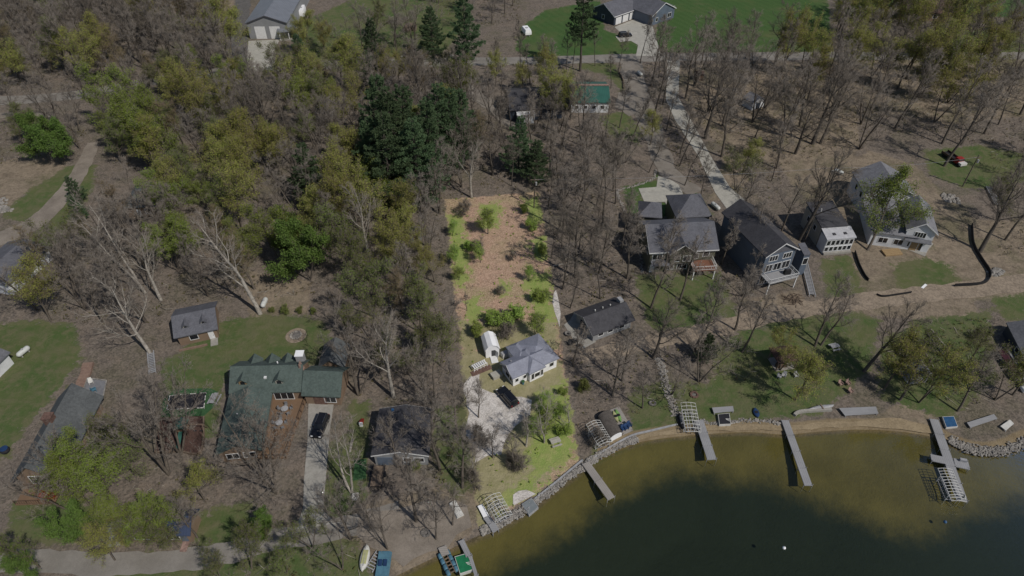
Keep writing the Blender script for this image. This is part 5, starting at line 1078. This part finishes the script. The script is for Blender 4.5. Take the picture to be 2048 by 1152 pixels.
def grow(seed, h, r, spread, nl=11, first=.3, stems=1, dens=1., leaf=0, ls=.12, up=.75, tw=.02, sub=7, clump=.3):
    q = random.Random(seed); nq = np.random.default_rng(seed); T = MB(); axes = []; A3, B3 = [], []
    for s_ in range(stems):
        az = 2*PI*s_/stems+q.uniform(0, 1); tilt = 0 if stems == 1 else q.uniform(.18, .34)
        d = Vector((math.cos(az)*math.sin(tilt), math.sin(az)*math.sin(tilt), math.cos(tilt))).normalized()
        pts = wander(q, Vector((0, 0, -.2)), d, h*q.uniform(.88, 1.), 8, .06, .02)
        axes.append(pts); rr = r/(stems**.5); limb(T, pts, rr*1.15, rr*.12, 7)
    per = max(4, nl//stems)
    for pts in axes:
        for i in range(per):
            t = min(first+(1-first)*(i+q.uniform(0, .8))/per, .97); p, d = along(pts, t)
            L = spread*h*(1.08-.72*(t-first)/(1-first))*q.uniform(.65, 1.2); rb = r/(stems**.5)*(1-t*.85)*.5
            lp = wander(q, p, side(q, d, q.uniform(.55, 1.0)*up/.75, i*2.4+q.uniform(-.4, .4)), L, 5, .15, .1); limb(T, lp, rb, .035, 5)
            nb = int(5+L*1.15*dens)
            for j in range(nb):
                t2 = .2+.8*(j+q.random())/nb; p2, d2 = along(lp, min(t2, .98)); L2 = L*.5*(1.15-.6*t2)*q.uniform(.6, 1.2)
                bp = wander(q, p2, side(q, d2, q.uniform(.5, 1.05)), L2, 3, .16, .08); limb(T, bp, max(.026, rb*.3), .014, 3)
                nt_ = int(4+L2*2.6*dens)
                for k in range(nt_):
                    t3 = .15+.85*(k+q.random())/nt_; p3, d3 = along(bp, min(t3, .99)); L3 = q.uniform(.55, 1.25)*(.6+.1*L2)
                    e = p3+(side(q, d3, q.uniform(.35, 1.0))+Vector((0, 0, .18))).normalized()*L3; A3.append(p3[:]); B3.append(e[:])
    A, B = np.array(A3), np.array(B3); n = len(A); D = B-A; L3 = np.linalg.norm(D, axis=1, keepdims=True)
    a2 = np.repeat(A, sub, 0)+np.repeat(D, sub, 0)*nq.uniform(.15, 1, (n*sub, 1)); d2 = np.repeat(D/L3, sub, 0)+nq.normal(0, .55, (n*sub, 3)); d2 /= np.linalg.norm(d2, axis=1, keepdims=True)
    b2 = a2+d2*np.repeat(L3, sub, 0)*nq.uniform(.3, .65, (n*sub, 1))
    tv, tf = np_spikes(np.concatenate([A, a2]), np.concatenate([B, b2]), np.concatenate([np.full(n, tw), np.full(n*sub, tw*.75)]))
    lv = None
    if leaf:
        keep = nq.random(n) < .9; c = np.repeat(A[keep], leaf, 0)+np.repeat(D[keep], leaf, 0)*nq.uniform(.2, 1.15, (keep.sum()*leaf, 1))+nq.normal(0, clump, (keep.sum()*leaf, 3))
        lv = np_leaves(nq, c, ls*nq.uniform(.6, 1.3, len(c)))
    return T, (tv, tf), lv
def conifer(seed, h, rad, base=.1, blunt=.8):
    q = random.Random(seed); nq = np.random.default_rng(seed); T = MB(); pts = wander(q, Vector((0, 0, -.2)), Vector((0, 0, 1)), h, 8, .02, .02); limb(T, pts, h*.016, .03, 7)
    z = base; PC, DC, SZ = [], [], []
    while z < .985:
        k = q.randint(4, 6); a0 = q.uniform(0, 7)
        for j in range(k):
            t = (z-base)/(1-base); L = rad*((1-t)**blunt)*(.6+.4*min(1, t*5+.35))*q.uniform(.55, 1.2)+.35; p, _ = along(pts, min(.99, z+q.uniform(-.012, .012)))
            a = a0+2*PI*j/k+q.uniform(-.4, .4); d = Vector((math.cos(a), math.sin(a), q.uniform(-.05, .32))).normalized(); bp = wander(q, p, d, L, 4, .06, .06); limb(T, bp, .03+L*.009, .012, 4)
            for s_ in range(int(6+L*8)):
                t2 = .15+.85*math.sqrt(q.random()); pc, dc = along(bp, min(.99, t2)); sd_ = dc.cross(Vector((0, 0, 1))); pc = pc+sd_*q.gauss(0, .2)*L*(1.25-t2)+Vector((0, 0, q.gauss(.05, .12))); PC.append(pc[:]); DC.append(dc[:])
        z += q.uniform(.7, 1.1)/h*1.1
    PC, DC = np.array(PC), np.array(DC); k = 9; n = len(PC)*k; pc = np.repeat(PC, k, 0)+nq.normal(0, .06, (n, 3)); d = np.repeat(DC, k, 0)*.7+nq.normal(0, .6, (n, 3)); d[:, 2] += .3; d /= np.linalg.norm(d, axis=1, keepdims=True)
    u = d*nq.uniform(.25, .5, (n, 1)); w_ = np.cross(u, nq.normal(size=(n, 3))); w_ *= .075/(np.linalg.norm(w_, axis=1, keepdims=True)+1e-9)
    return T, (np.stack([pc-w_*.4, pc+u*.5+w_, pc+u, pc+u*.5-w_], 1).reshape(-1, 3), np.arange(n)[:, None]*4+[0, 1, 2, 3]), None
PROTO = {}
def proto(kind, parts, bark, twig, leafm=None):
    T, C_, Lf = parts; m = T.mesh(kind+'_trunk', bark); m.polygons.foreach_set('use_smooth', [True]*len(m.polygons))
    PROTO.setdefault(kind, []).append((m, np_mesh(kind+'_crown', [(*C_, twig)]+([(*Lf, leafm)] if Lf else []))))
for i in range(4): proto('bare', grow(10+i, 17, .24, .3, 12, .3, 1+(i > 2), 1.1), 'bark', 'twig_grey')
for i in range(3): proto('slim', grow(30+i, 18, .17, .19, 11, .48, 1, 1.1), 'bark_dark', 'twig_dark')
for i in range(3): proto('oak', grow(40+i, 16, .36, .46, 12, .28, 1, .95), 'bark_dark', 'twig_dark')
for i in range(3): proto('pale', grow(50+i, 17, .32, .42, 11, .28, 1+(i == 1), .7, up=.7, sub=5), 'bark_pale', 'twig_pale')
for i in range(3): proto('red', grow(60+i, 14, .2, .34, 12, .22, 1, 1.15, leaf=4, ls=.065), 'bark', 'twig_red', 'leaf_bud')
for i in range(3): proto('yellow', grow(70+i, 14.5, .2, .42, 13, .22, 1+i % 2, 1., leaf=10, ls=.088, sub=7, clump=.3), 'bark', 'twig_red', 'leaf_yellow')
for i in range(3): proto('olive', grow(80+i, 13, .2, .42, 13, .2, 1+i % 2, 1., leaf=7, ls=.088, sub=8, clump=.3), 'bark', 'twig_dark', 'leaf_olive')
for i in range(3): proto('lime', grow(90+i, 13, .19, .44, 14, .18, 1+i % 2, 1., leaf=14, ls=.095, sub=5, clump=.28), 'bark', 'twig_grey', 'leaf_lime')
for i in range(2): proto('green', grow(100+i, 10, .16, .42, 13, .14, 2, 1.1, leaf=26, ls=.12, sub=3), 'bark_dark', 'twig_dark', 'leaf_green')
for i in range(2): proto('younglime', grow(110+i, 7, .1, .38, 12, .2, 1+i, 1.2, leaf=8, ls=.1, sub=5, tw=.014), 'bark', 'twig_grey', 'leaf_lime_lit')
for i in range(3): proto('pine', conifer(120+i, 22, 7.2, .08, .75), 'bark_dark', 'needle')
for i in range(2): proto('tallpine', conifer(130+i, 26, 5., .38, .6), 'bark_dark', 'needle')
for i in range(2): proto('shrub', grow(140+i, 2.6, .06, .5, 12, .05, 3, 2., leaf=9, ls=.09, tw=.012, sub=4, clump=.15), 'bark_dark', 'twig_dark', 'leaf_olive')
for i in range(2): proto('limeshrub', grow(150+i, 2.8, .06, .5, 12, .05, 3, 2., leaf=10, ls=.09, tw=.012, sub=4, clump=.15), 'bark', 'twig_grey', 'leaf_lime_lit')
for i in range(2): proto('bareshrub', grow(160+i, 3.2, .05, .5, 12, .05, 4, 1.6, tw=.014, sub=7), 'bark_dark', 'twig_dark')
for i in range(3): proto('sprawl', grow(170+i, 15, .3, .5, 12, .2, 2+(i == 1), .8), 'bark', 'twig_grey')
for i in range(2): proto('whitebig', grow(180+i, 16, .34, .56, 12, .22, 1+i, .62, up=.85, sub=5), 'bark_pale', 'twig_pale')
INFO = {'sprawl': ('bare_tree', 'sprawling many stemmed bare tree', 'sprawling many stemmed bare trees'), 'whitebig': ('pale_barked_tree', 'huge white limbed leafless tree', 'huge white limbed leafless trees'),'bare': ('bare_tree', 'bare grey tree', 'bare grey trees'), 'slim': ('bare_tree', 'slim bare dark tree', 'slim bare dark trees'), 'oak': ('bare_tree', 'broad bare dark tree', 'broad bare dark trees'),
 'pale': ('pale_barked_tree', 'pale barked leafless tree', 'pale barked leafless trees'), 'red': ('budding_tree', 'reddish budding tree', 'reddish budding trees'), 'yellow': ('leafing_tree', 'yellow green leafing tree', 'yellow green leafing trees'),
 'olive': ('leafing_tree', 'olive green leafing tree', 'olive green leafing trees'), 'lime': ('leafing_tree', 'lime green leafy tree', 'lime green leafy trees'), 'green': ('leafing_tree', 'deep green leafy tree', 'deep green leafy trees'),
 'younglime': ('young_tree', 'bright green young tree', 'bright green young trees'), 'pine': ('pine_tree', 'dark green pine', 'dark green pines'), 'tallpine': ('pine_tree', 'tall bare stemmed pine', 'tall bare stemmed pines'),
 'shrub': ('shrub', 'low olive shrub', 'low olive shrubs'), 'limeshrub': ('shrub', 'bright green shrub', 'bright green shrubs'), 'bareshrub': ('shrub', 'leafless grey shrub', 'leafless grey shrubs')}
def inside(poly, p):
    r = False; n = len(poly)
    for i in range(n):
        a, b_ = poly[i], poly[(i+1) % n]
        if (a[1] > p.y) != (b_[1] > p.y) and p.x < (b_[0]-a[0])*(p.y-a[1])/(b_[1]-a[1])+a[0]: r = not r
    return r
PLANTS = []
def plant(kind, px, py, s=1., lean=0., laz=0., var=None, world=False):
    p = Vector((px, py, 0)) if world else P(px, py); pr_ = PROTO[kind]; v_ = pr_[rnd.randrange(len(pr_)) if var is None else var % len(pr_)]
    nm = INFO[kind][0]; o = bpy.data.objects.new(nm, None); COL.objects.link(o); o.location = (p.x, p.y, 0); o.empty_display_size = .5
    s *= rnd.uniform(.95, 1.05); o.scale = (s, s, s*rnd.uniform(.93, 1.08)); e = Matrix.Rotation(lean, 3, Vector((-math.sin(laz), math.cos(laz), 0))) @ Matrix.Rotation(rnd.uniform(0, 2*PI), 3, 'Z'); o.rotation_euler = e.to_euler()
    for part, mesh in (('trunk', v_[0]), ('crown', v_[1])): c = bpy.data.objects.new(part if 'shrub' not in kind or part == 'crown' else 'stems', mesh); COL.objects.link(c); c.parent = o
    PLANTS.append((o, kind, p.xy.copy(), s))
KEEP.append(W2([(640,128),(905,124),(905,166),(640,172)])); KEEP.append(W2([(470,50),(600,50),(606,165),(470,172)])); KEEP.append(W2([(1125,205),(1240,205),(1240,250),(1170,255)]))
def blocked(p): return any(inside(f, p) for f in FOOT) or any(inside(f, p) for f in KEEP)
LEFT, RIGHT = PI, 0.
# trees one can tell apart, each at its own foot
for a in [('pale',520,627,1.05,.3,2.6,0), ('pale',290,585,.9,.32,2.5,1), ('whitebig',300,706,1.0,.3,2.5,0), ('pale',322,600,.8,.1,2,0), ('pale',703,985,.72,.22,2.2,1), ('pale',787,794,.85,.06,1.8,0), ('sprawl',717,790,1.1,.2,.6,1), ('bare',796,936,.6,.05,1.8,0), ('sprawl',338,948,1.25,.12,2.2,0), ('sprawl',362,908,1.05,.1,1.2,1),
 ('sprawl',143,1022,.95,.2,2.6,1), ('sprawl',528,962,1.1,.1,2,2), ('sprawl',552,985,1.05,.1,1,0), ('bare',833,1042,.85,.05,1,1), ('sprawl',775,1098,.6,.1,2,0), ('bare',872,1078,.5,.1,1,2), ('bare',742,1058,.5,.1,2,1), ('bare',905,1050,.45,.1,1,0), ('sprawl',702,1078,.85,.1,2,2), ('bare',925,975,.75,.12,1.4,2), ('bare',880,940,.8,.1,2,0), ('pale',740,520,.8,.15,2,0),
 ('pale',943,395,.95,.02,1.4,0), ('slim',1280,126,.9,0,0,0), ('bare',1302,172,.95,.05,.5,1), ('bare',1371,197,1.05,.05,.3,2), ('bare',1308,236,.95,.03,1,0), ('oak',1440,180,.95,.12,.6,0), ('oak',1444,152,.95,.1,.6,1), ('tallpine',1160,142,.95,.02,0,0), ('slim',1133,141,.8,0,0,1), ('slim',1190,132,.7,.03,0,2), ('slim',1222,176,.7,.03,0,0), ('slim',1145,134,.8,0,0,2),
 ('bare',1198,546,.72,.08,.5,1), ('slim',1183,525,.7,.12,.2,0), ('slim',1134,523,.72,.12,.2,1), ('slim',1158,498,.75,.12,.2,2), ('slim',1180,484,.72,.13,.2,0), ('bare',1126,464,.85,.08,.3,0), ('slim',1103,517,.6,.1,.3,1), ('slim',1123,499,.7,.1,.2,2), ('slim',1111,480,.75,.1,.2,0), ('slim',1369,371,.8,.08,.4,1), ('slim',1400,402,.75,.13,.3,2), ('slim',1298,345,.7,.1,.4,0),
 ('bare',1587,217,.85,.15,.5,1), ('oak',1625,288,1.1,.12,.6,0), ('bare',1640,287,1.05,.18,.5,2), ('bare',1790,257,1.05,.12,.6,0), ('slim',1805,240,.9,.12,.5,1), ('bare',1884,288,1.0,.12,.4,1), ('bare',1922,290,1.05,.2,.5,2), ('slim',1872,150,.9,.15,.5,0), ('oak',1600,480,.95,.2,.6,0), ('slim',1608,486,.9,.24,.6,1), ('bare',1888,332,1.1,.15,.6,0), ('oak',1960,503,1.0,.1,.8,1), ('bare',2010,480,.8,.1,.7,2), ('lime',1735,500,1.15,.28,.75,0), ('bare',1560,470,.7,.1,1,0),
 ('bare',1478,470,.85,.05,1.5,0), ('bare',1500,520,.65,.05,1.5,1), ('oak',1728,742,.72,.42,.55,0), ('bare',1630,692,.75,.12,.9,1), ('bare',1642,690,.7,.25,.6,2), ('bare',1915,822,.7,.15,.6,0), ('oak',1306,715,.62,.1,.7,1), ('bare',1388,702,.8,.12,.5,0), ('bare',1225,792,.62,.05,1,1), ('bare',1302,616,.75,.12,.6,2), ('bare',1244,762,.62,.1,2,0), ('bare',1484,704,.7,.15,.5,1), ('bare',1470,660,.7,.1,.5,0), ('bare',1330,545,.7,.25,.8,0), ('slim',1345,560,.6,.2,.6,1), ('bare',1360,600,.7,.2,.7,2),
 ('olive',1800,800,.78,.05,0,0), ('yellow',1770,775,.72,0,0,0), ('yellow',1838,805,.72,.1,0,1), ('yellow',1590,800,.72,.05,0,2), ('olive',1990,800,.7,.1,.3,1), ('yellow',2025,790,.65,0,0,3), ('yellow',1560,740,.55,0,0,1), ('olive',1930,735,.55,0,0,2),
 ('tallpine',935,192,1.0,0,0,1), ('pine',868,112,.7,0,0,0), ('pine',748,140,.62,0,0,1), ('pine',742,170,.5,0,0,2), ('pine',610,150,.5,0,0,0), ('pine',1037,345,.6,0,0,1), ('pine',1072,365,.55,0,0,2), ('pine',628,410,.72,0,0,0), ('pine',645,425,.55,0,0,1),
 ('pine',770,330,1.0,0,0,0), ('pine',800,385,1.1,0,0,1), ('pine',840,410,1.0,0,0,2), ('pine',785,420,1.0,0,0,0), ('pine',878,345,.95,0,0,1), ('pine',905,330,.9,0,0,2), ('pine',920,300,.8,0,0,0), ('pine',860,375,.9,0,0,1), ('pine',820,350,1.0,0,0,2), ('pine',755,385,.85,0,0,2), ('pine',160,405,.32,0,0,1), ('pine',165,440,.3,0,0,0), ('pine',1410,720,.3,0,0,0),
 ('lime',178,1010,.7,0,0,0), ('lime',225,1005,.72,0,0,1), ('lime',205,955,.62,0,0,2), ('lime',262,1045,.55,0,0,0), ('olive',320,1090,.6,0,0,1), ('lime',340,1060,.55,0,0,1), ('yellow',230,1120,.5,0,0,0), ('green',160,1080,.55,0,0,0), ('green',535,1075,.45,0,0,1), ('olive',80,1135,.5,0,0,0), ('green',55,1150,.45,0,0,1), ('yellow',410,1000,.5,0,0,2), ('lime',300,1086,.45,0,0,1), ('olive',358,1094,.45,0,0,0), ('yellow',262,1092,.4,0,0,1), ('bare',395,1075,.5,.1,2,0), ('lime',355,540,.8,0,0,1), ('lime',395,505,.75,0,0,0),
 ('lime',300,300,1.1,0,0,0), ('lime',255,260,1.05,0,0,1), ('lime',345,330,1.0,0,0,2), ('lime',330,270,1.0,0,0,0), ('green',130,330,.9,0,0,0), ('green',105,315,.9,0,0,1), ('green',590,520,.9,0,0,0), ('green',620,560,1.0,0,0,1), ('lime',560,520,.8,0,0,1), ('olive',700,540,.95,0,0,2), ('olive',740,560,.9,0,0,0), ('yellow',690,470,.9,0,0,0),
 ('yellow',1560,155,1.1,.1,.5,0), ('yellow',1600,150,1.0,.1,.5,1), ('yellow',1700,95,1.0,0,0,2), ('yellow',1745,90,1.1,0,0,3), ('yellow',1800,100,1.1,0,0,0), ('yellow',1850,120,1.1,0,0,1), ('yellow',1890,110,1.1,0,0,2), ('yellow',1940,90,1.0,0,0,3), ('olive',1830,200,1.1,.1,.6,0), ('yellow',1880,160,1.0,0,0,1), ('yellow',1110,215,.8,0,0,1), ('yellow',1140,240,.75,0,0,2), ('yellow',1090,190,.8,0,0,0), ('yellow',1300,290,.6,.05,1,2), ('olive',1470,380,.7,0,0,1), ('yellow',1485,350,.6,0,0,2),
 ('yellow',1690,165,.95,0,0,0), ('yellow',1742,155,1.0,0,0,1), ('yellow',1795,178,1.0,0,0,2), ('yellow',1842,196,1.05,0,0,0), ('yellow',1895,205,1.0,0,0,1), ('yellow',1935,175,1.0,0,0,2), ('yellow',1965,160,.9,0,0,0), ('yellow',1868,245,.95,.1,.6,1), ('yellow',1615,200,.9,0,0,2), ('yellow',1100,238,.8,0,0,0),
 # on the clearing
 ('younglime',976,468,.95,0,0,0), ('younglime',962,525,.7,0,0,1), ('younglime',910,530,.75,0,0,0), ('younglime',918,560,.6,0,0,1), ('younglime',905,470,.6,0,0,1), ('younglime',1058,562,.55,0,0,0), ('limeshrub',1078,605,1.1,0,0,0), ('younglime',1068,675,.85,0,0,1), ('limeshrub',1010,655,1.2,0,0,1), ('limeshrub',1035,640,1.1,0,0,0), ('limeshrub',985,645,1.1,0,0,1), ('limeshrub',955,672,1.0,0,0,0), ('bareshrub',1015,680,1.3,0,0,0), ('limeshrub',1060,460,.9,0,0,0), ('bareshrub',958,505,1.0,0,0,1), ('slim',934,621,.32,0,0,0), ('bareshrub',1025,520,.7,0,0,0), ('bareshrub',1000,590,.7,0,0,1), ('limeshrub',940,500,.9,0,0,1), ('limeshrub',1085,510,.9,0,0,0), ('bareshrub',930,430,1.2,0,0,1), ('limeshrub',1048,425,.7,0,0,1),
 ('younglime',1090,862,.8,0,0,0), ('younglime',1118,838,.7,0,0,1), ('younglime',1062,870,.7,0,0,1), ('younglime',1085,812,.6,0,0,1), ('limeshrub',1130,870,.8,0,0,0), ('pale',1052,892,.5,.1,.8,0), ('pale',1088,885,.6,.1,.9,1), ('bare',1028,938,.55,.1,2.2,1), ('bareshrub',1022,925,.9,0,0,0), ('bareshrub',1040,940,1.0,0,0,1), ('bareshrub',958,890,1.4,0,0,0), ('bare',957,835,.5,.1,2,0), ('pale',1138,860,.42,.1,2,2), ('bareshrub',945,965,1.1,0,0,1), ('pale',948,950,.42,.15,2.6,1), ('bare',985,915,.45,.1,1,2), ('limeshrub',1124,790,.6,0,0,0)]:
    inlot = inside(W2(LOT_PX), P(a[1], a[2])); k_ = 1.28 if a[0] in ('bare', 'oak', 'pale', 'yellow', 'olive', 'lime', 'green') and not inlot else 1.12 if 'pine' in a[0] else 1.
    plant(a[0], a[1], a[2], a[3]*k_, *a[4:])
for px, py, s in ((545,625,.35), (572,626,.45), (601,625,.35), (628,626,.35), (832,1000-61,.5), (1168,780,.6)): plant('shrub', px, py, s*1.4)
# woods: scattered with a least distance between stems
WOODS = [
 ([(-30,10),(330,-10),(455,0),(452,105),(500,140),(480,150),(330,160),(200,195),(60,215),(-40,200)], 6.9, 'bare bare oak sprawl olive yellow yellow red', (.95, 1.3)),
 ([(300,165),(520,145),(700,135),(890,132),(940,220),(1010,260),(950,330),(940,385),(890,400),(895,640),(760,650),(640,590),(480,600),(440,600),(420,500),(330,440),(320,360),(220,330),(210,270),(260,225)], 6.2, 'bare bare oak sprawl bare red yellow olive lime yellow', (.85, 1.2)),
 ([(-30,245),(100,235),(175,265),(165,300),(120,320),(-30,330)], 6.5, 'bare red olive', (.85, 1.1)), ([(60,545),(150,500),(320,455),(420,560),(420,600),(350,610),(330,650),(200,650),(120,650),(70,630)], 5.8, 'bare bare sprawl yellow olive red', (.8, 1.1)),
 ([(690,655),(890,650),(920,760),(935,1000),(870,1000),(868,812),(700,790)], 5.8, 'bare bare slim olive sprawl', (.65, 1)), ([(1085,170),(1130,250),(1230,240),(1270,300),(1235,370),(1240,420),(1265,560),(1215,600),(1125,620),(1105,480),(1085,385),(960,375),(960,270),(1030,258)], 5.8, 'bare slim bare slim oak', (.75, 1.05)),
 ([(1215,130),(1335,125),(1330,210),(1380,330),(1330,340),(1290,250),(1270,180)], 7.5, 'bare slim', (.8, 1.1)), ([(1365,125),(1700,125),(2060,125),(2060,290),(1900,290),(1760,270),(1720,300),(1600,320),(1500,360),(1430,310),(1380,230)], 9.4, 'bare bare slim oak sprawl', (.95, 1.3)),
 ([(1650,110),(1650,40),(1760,20),(1930,50),(2060,60),(2060,105)], 8, 'yellow yellow bare olive', (1., 1.3)), ([(560,85),(880,70),(880,112),(700,118),(600,122),(600,90)], 7.5, 'yellow yellow bare olive', (.8, 1.05)), ([(820,-30),(1040,-30),(1040,40),(940,60),(880,20)], 10, 'bare bare yellow', (.8, 1)),
 ([(1130,705),(1300,690),(1500,655),(1520,760),(1440,760),(1350,820),(1240,830),(1165,830)], 6.6, 'bare bare sprawl olive', (.6, .85)), ([(215,870),(330,850),(440,930),(430,1010),(300,1000),(230,960)], 6, 'bare olive lime bare', (.65, .95)), ([(395,1110),(700,1085),(770,1150),(420,1160)], 5, 'bare olive bare bare', (.45, .7)),
 ([(1450,300),(1570,340),(1560,400),(1480,390)], 7, 'bare slim', (.8, 1.1)), ([(1290,240),(1400,330),(1440,400),(1380,370),(1320,330)], 7, 'slim bare', (.7, 1)), ([(1440,480),(1530,600),(1480,640),(1430,560)], 5.8, 'bare bare', (.55, .8)), ([(960,125),(1130,132),(1130,165),(1000,200)], 7.5, 'bare slim yellow', (.7, .9)),
 ([(1140,545),(1270,520),(1270,600),(1160,640)], 6, 'olive shrub bareshrub shrub', (.6, 1.1)), ([(1980,300),(2060,300),(2060,500),(2000,520)], 9, 'bare olive', (.6, .9)), ([(1840,640),(2000,640),(1990,800),(1900,830)], 11, 'olive bareshrub', (.5, .7)),
 ([(1150,835),(1190,830),(1210,890),(1175,920),(1160,900)], 5.5, 'bareshrub shrub', (.8, 1.2)), ([(1130,560),(1150,720),(1165,900),(1145,760)], 5, 'bareshrub shrub', (.8, 1.2))]
q = random.Random(99); used = [x[2] for x in PLANTS if 'shrub' not in x[1]]; lot_poly = W2(LOT_PX)
for poly, gap, kinds, (s0, s1) in WOODS:
    w_ = W2(poly); x0, x1 = min(p.x for p in w_), max(p.x for p in w_); y0, y1 = min(p.y for p in w_), max(p.y for p in w_); ks = kinds.split()
    for _ in range(int((x1-x0)*(y1-y0)/gap**2*5)):
        p = Vector((q.uniform(x0, x1), q.uniform(y0, y1)))
        if not inside(w_, p) or blocked(p) or inside(lot_poly, p): continue
        if any((p-u).length < gap*.82 for u in used): continue
        used.append(p); kl = [k for k in ks if k in ('yellow', 'olive', 'lime', 'red', 'green')]; kb = [k for k in ks if k not in kl]; pn = mnoise(Vector((p.x*.045, p.y*.045, 3.3)))+q.gauss(0, .16)
        kind = q.choice(kl) if kl and (pn > .1 or not kb) else q.choice(kb)
        plant(kind, p.x, p.y, q.uniform(s0*.85, s1*1.06), q.uniform(0, .12), q.uniform(0, 2*PI), world=True)
# a label of its own for every plant: kind, nearest landmark, and place in its row where several look alike
LM = [(530,70,'the far metal barn'), (1270,40,'the blue house'), (1180,205,'the green roofed barn'), (1060,215,'the half hidden dark house'), (1513,206,'the small slope shed'), (1365,490,'the olive house'), (1555,500,'the tall grey blue house'), (1672,455,'the screened cottage'), (1760,420,'the new white house'),
 (1215,640,'the charcoal roofed cabin'), (1065,725,'the white lot cottage'), (565,760,'the green roofed house'), (393,640,'the dormer cabin'), (70,880,'the grey green house'), (800,870,'the dark gabled cottage'), (300,1050,'the blue roofed cottage'), (0,745,'the white edge house'), (20,540,'the grey edge house'), (278,395,'the hip roofed cabin'),
 (1220,850,'the round roofed boat shed'), (1577,717,'the red roofed pavilion'), (1845,755,'the grey gazebo'), (2040,690,'the edge boathouse'), (1000,480,'the upper clearing'), (1090,870,'the lakeside picnic lawn'), (1000,860,'the pale gravel clearing'), (820,330,'the tall pine group'), (1345,160,'the concrete drive'), (100,420,'the gravel track'), (390,145,'the far road bend'), (830,470,'the weathered wood shed'), (640,960,'the long concrete driveway'),
 (120,120,'the far upper left wood'), (1800,150,'the far upper right road'), (1905,312,'the old truck'), (520,320,'the middle wood'), (720,680,'the sandy fire ring'), (860,1060,'the bare lower yard'), (1400,400,'the parking pad'), (350,860,'the playset'), (1680,120,'the cut branch heap'), (620,470,'the deep green clump'), (820,90,'the far log pile'), (550,1100,'the lower road'), (1960,550,'the curved silt fence'), (1010,150,'the far road straight'), (1420,680,'the dirt road')]
LM = [(P(x, y).xy, t) for x, y, t in LM]; GR = {}
for rec in PLANTS:
    o, kind, p, s = rec; d, (l, t) = min(((p-l[0]).length, l) for l in LM) if False else min((((p-l[0]).length, l) for l in LM), key=lambda z: z[0]); v_ = p-l
    rel = 'beside' if d < 5 else ('behind' if v_.y > abs(v_.x) else 'in front of' if -v_.y > abs(v_.x) else 'right of' if v_.x > 0 else 'left of')
    GR.setdefault((kind, rel, t), []).append(rec)
ORD = 'first second third fourth fifth sixth seventh eighth ninth tenth eleventh twelfth thirteenth fourteenth fifteenth sixteenth seventeenth eighteenth nineteenth twentieth'.split()
for (kind, rel, t), recs in GR.items():
    nm, one, many = INFO[kind]; recs.sort(key=lambda r_: pix(r_[2].x, r_[2].y)[0])
    for i, (o, k, p, s) in enumerate(recs):
        lab = '%s %s %s' % (one, rel, t)
        if len(recs) == 2: lab += ', %s one' % ('left', 'right')[i]
        elif len(recs) > 2: lab += ', %s' % ('leftmost' if i == 0 else 'rightmost' if i == len(recs)-1 else ORD[min(i, 19)]+' from left')
        tag(o, lab, 'shrub' if 'shrub' in kind else 'tree', '%s %s %s' % (many, rel, t) if len(recs) > 1 else many)
# undergrowth of the woods: saplings and twiggy brush nobody could count
def undergrowth(name, label, polys, n, leafy, mat, hmax, seed):
    q = random.Random(seed); m = MB()
    for poly in polys:
        w_ = W2(poly); x0, x1 = min(p.x for p in w_), max(p.x for p in w_); y0, y1 = min(p.y for p in w_), max(p.y for p in w_)
        for _ in range(int(n*(x1-x0)*(y1-y0))):
            p = Vector((q.uniform(x0, x1), q.uniform(y0, y1)))
            if not inside(w_, p) or any(inside(f, p) for f in FOOT) or any(inside(f, p) for f in KEEP): continue
            c = Vector((p.x, p.y, 0)); h = q.uniform(.3, 1)*hmax
            for k in range(5):
                a = q.uniform(0, 2*PI); e = c+Vector((math.cos(a)*h*.5, math.sin(a)*h*.5, h*q.uniform(.5, 1)))
                if leafy: leafquad(m, q, c.lerp(e, q.uniform(.3, 1)), q.uniform(.1, .22))
                else: spike(m, c, e, .02)
    o = m.build(name, mat); tag(o, label, 'undergrowth', kind='stuff')
wp_ = [w_[0] for w_ in WOODS]
def litter_branches(polys, n, seed):
    q = np.random.default_rng(seed); qq = random.Random(seed); A = []
    for poly in polys:
        w_ = W2(poly); x0, x1 = min(p.x for p in w_), max(p.x for p in w_); y0, y1 = min(p.y for p in w_), max(p.y for p in w_)
        for _ in range(int(n*(x1-x0)*(y1-y0))):
            p = Vector((qq.uniform(x0, x1), qq.uniform(y0, y1)))
            if inside(w_, p) and not any(inside(f, p) for f in FOOT) and not any(inside(f, p) for f in KEEP): A.append((p.x, p.y, .08))
    A = np.array(A); a = q.uniform(0, 2*PI, len(A)); L = q.uniform(.5, 3.2, len(A)); B = A+np.stack([np.cos(a)*L, np.sin(a)*L, q.uniform(0, .35, len(A))], 1)
    m = np_mesh('fallen_branches', [(*np_spikes(A, B, q.uniform(.025, .075, len(A))), 'bark_pale')]); o = bpy.data.objects.new('fallen_branches', m); COL.objects.link(o); tag(o, 'pale fallen sticks and branches scattered over the floor of the woods', 'deadwood', kind='stuff')
litter_branches(wp_, .14, 12)
def undergrowth_raw(*a): undergrowth(*a)
undergrowth('undergrowth', 'leafless twiggy brush on the floor of the woods', wp_, .5, False, 'twig_grey', 1.6, 5); undergrowth('ground_cover', 'olive brown low leaves on the floor of the woods', wp_, .22, True, 'brush_leaf', 1.0, 6)
undergrowth('clearing_plants', 'low bright green sprouts on the leaf covered clearing', [LOT_PX], .14, True, 'leaf_lime_lit', .7, 7); undergrowth('clearing_twigs', 'dark dry twigs standing in the leaf covered clearing', [LOT_PX[:4]+[(925,760)]], .12, False, 'twig_dark', .9, 8)
assert max(len(r_) for r_ in GR.values()) <= 21, max((len(r_), k) for k, r_ in GR.items())
print('plants', len(PLANTS), {k: sum(1 for r_ in PLANTS if r_[1] == k) for k in INFO})
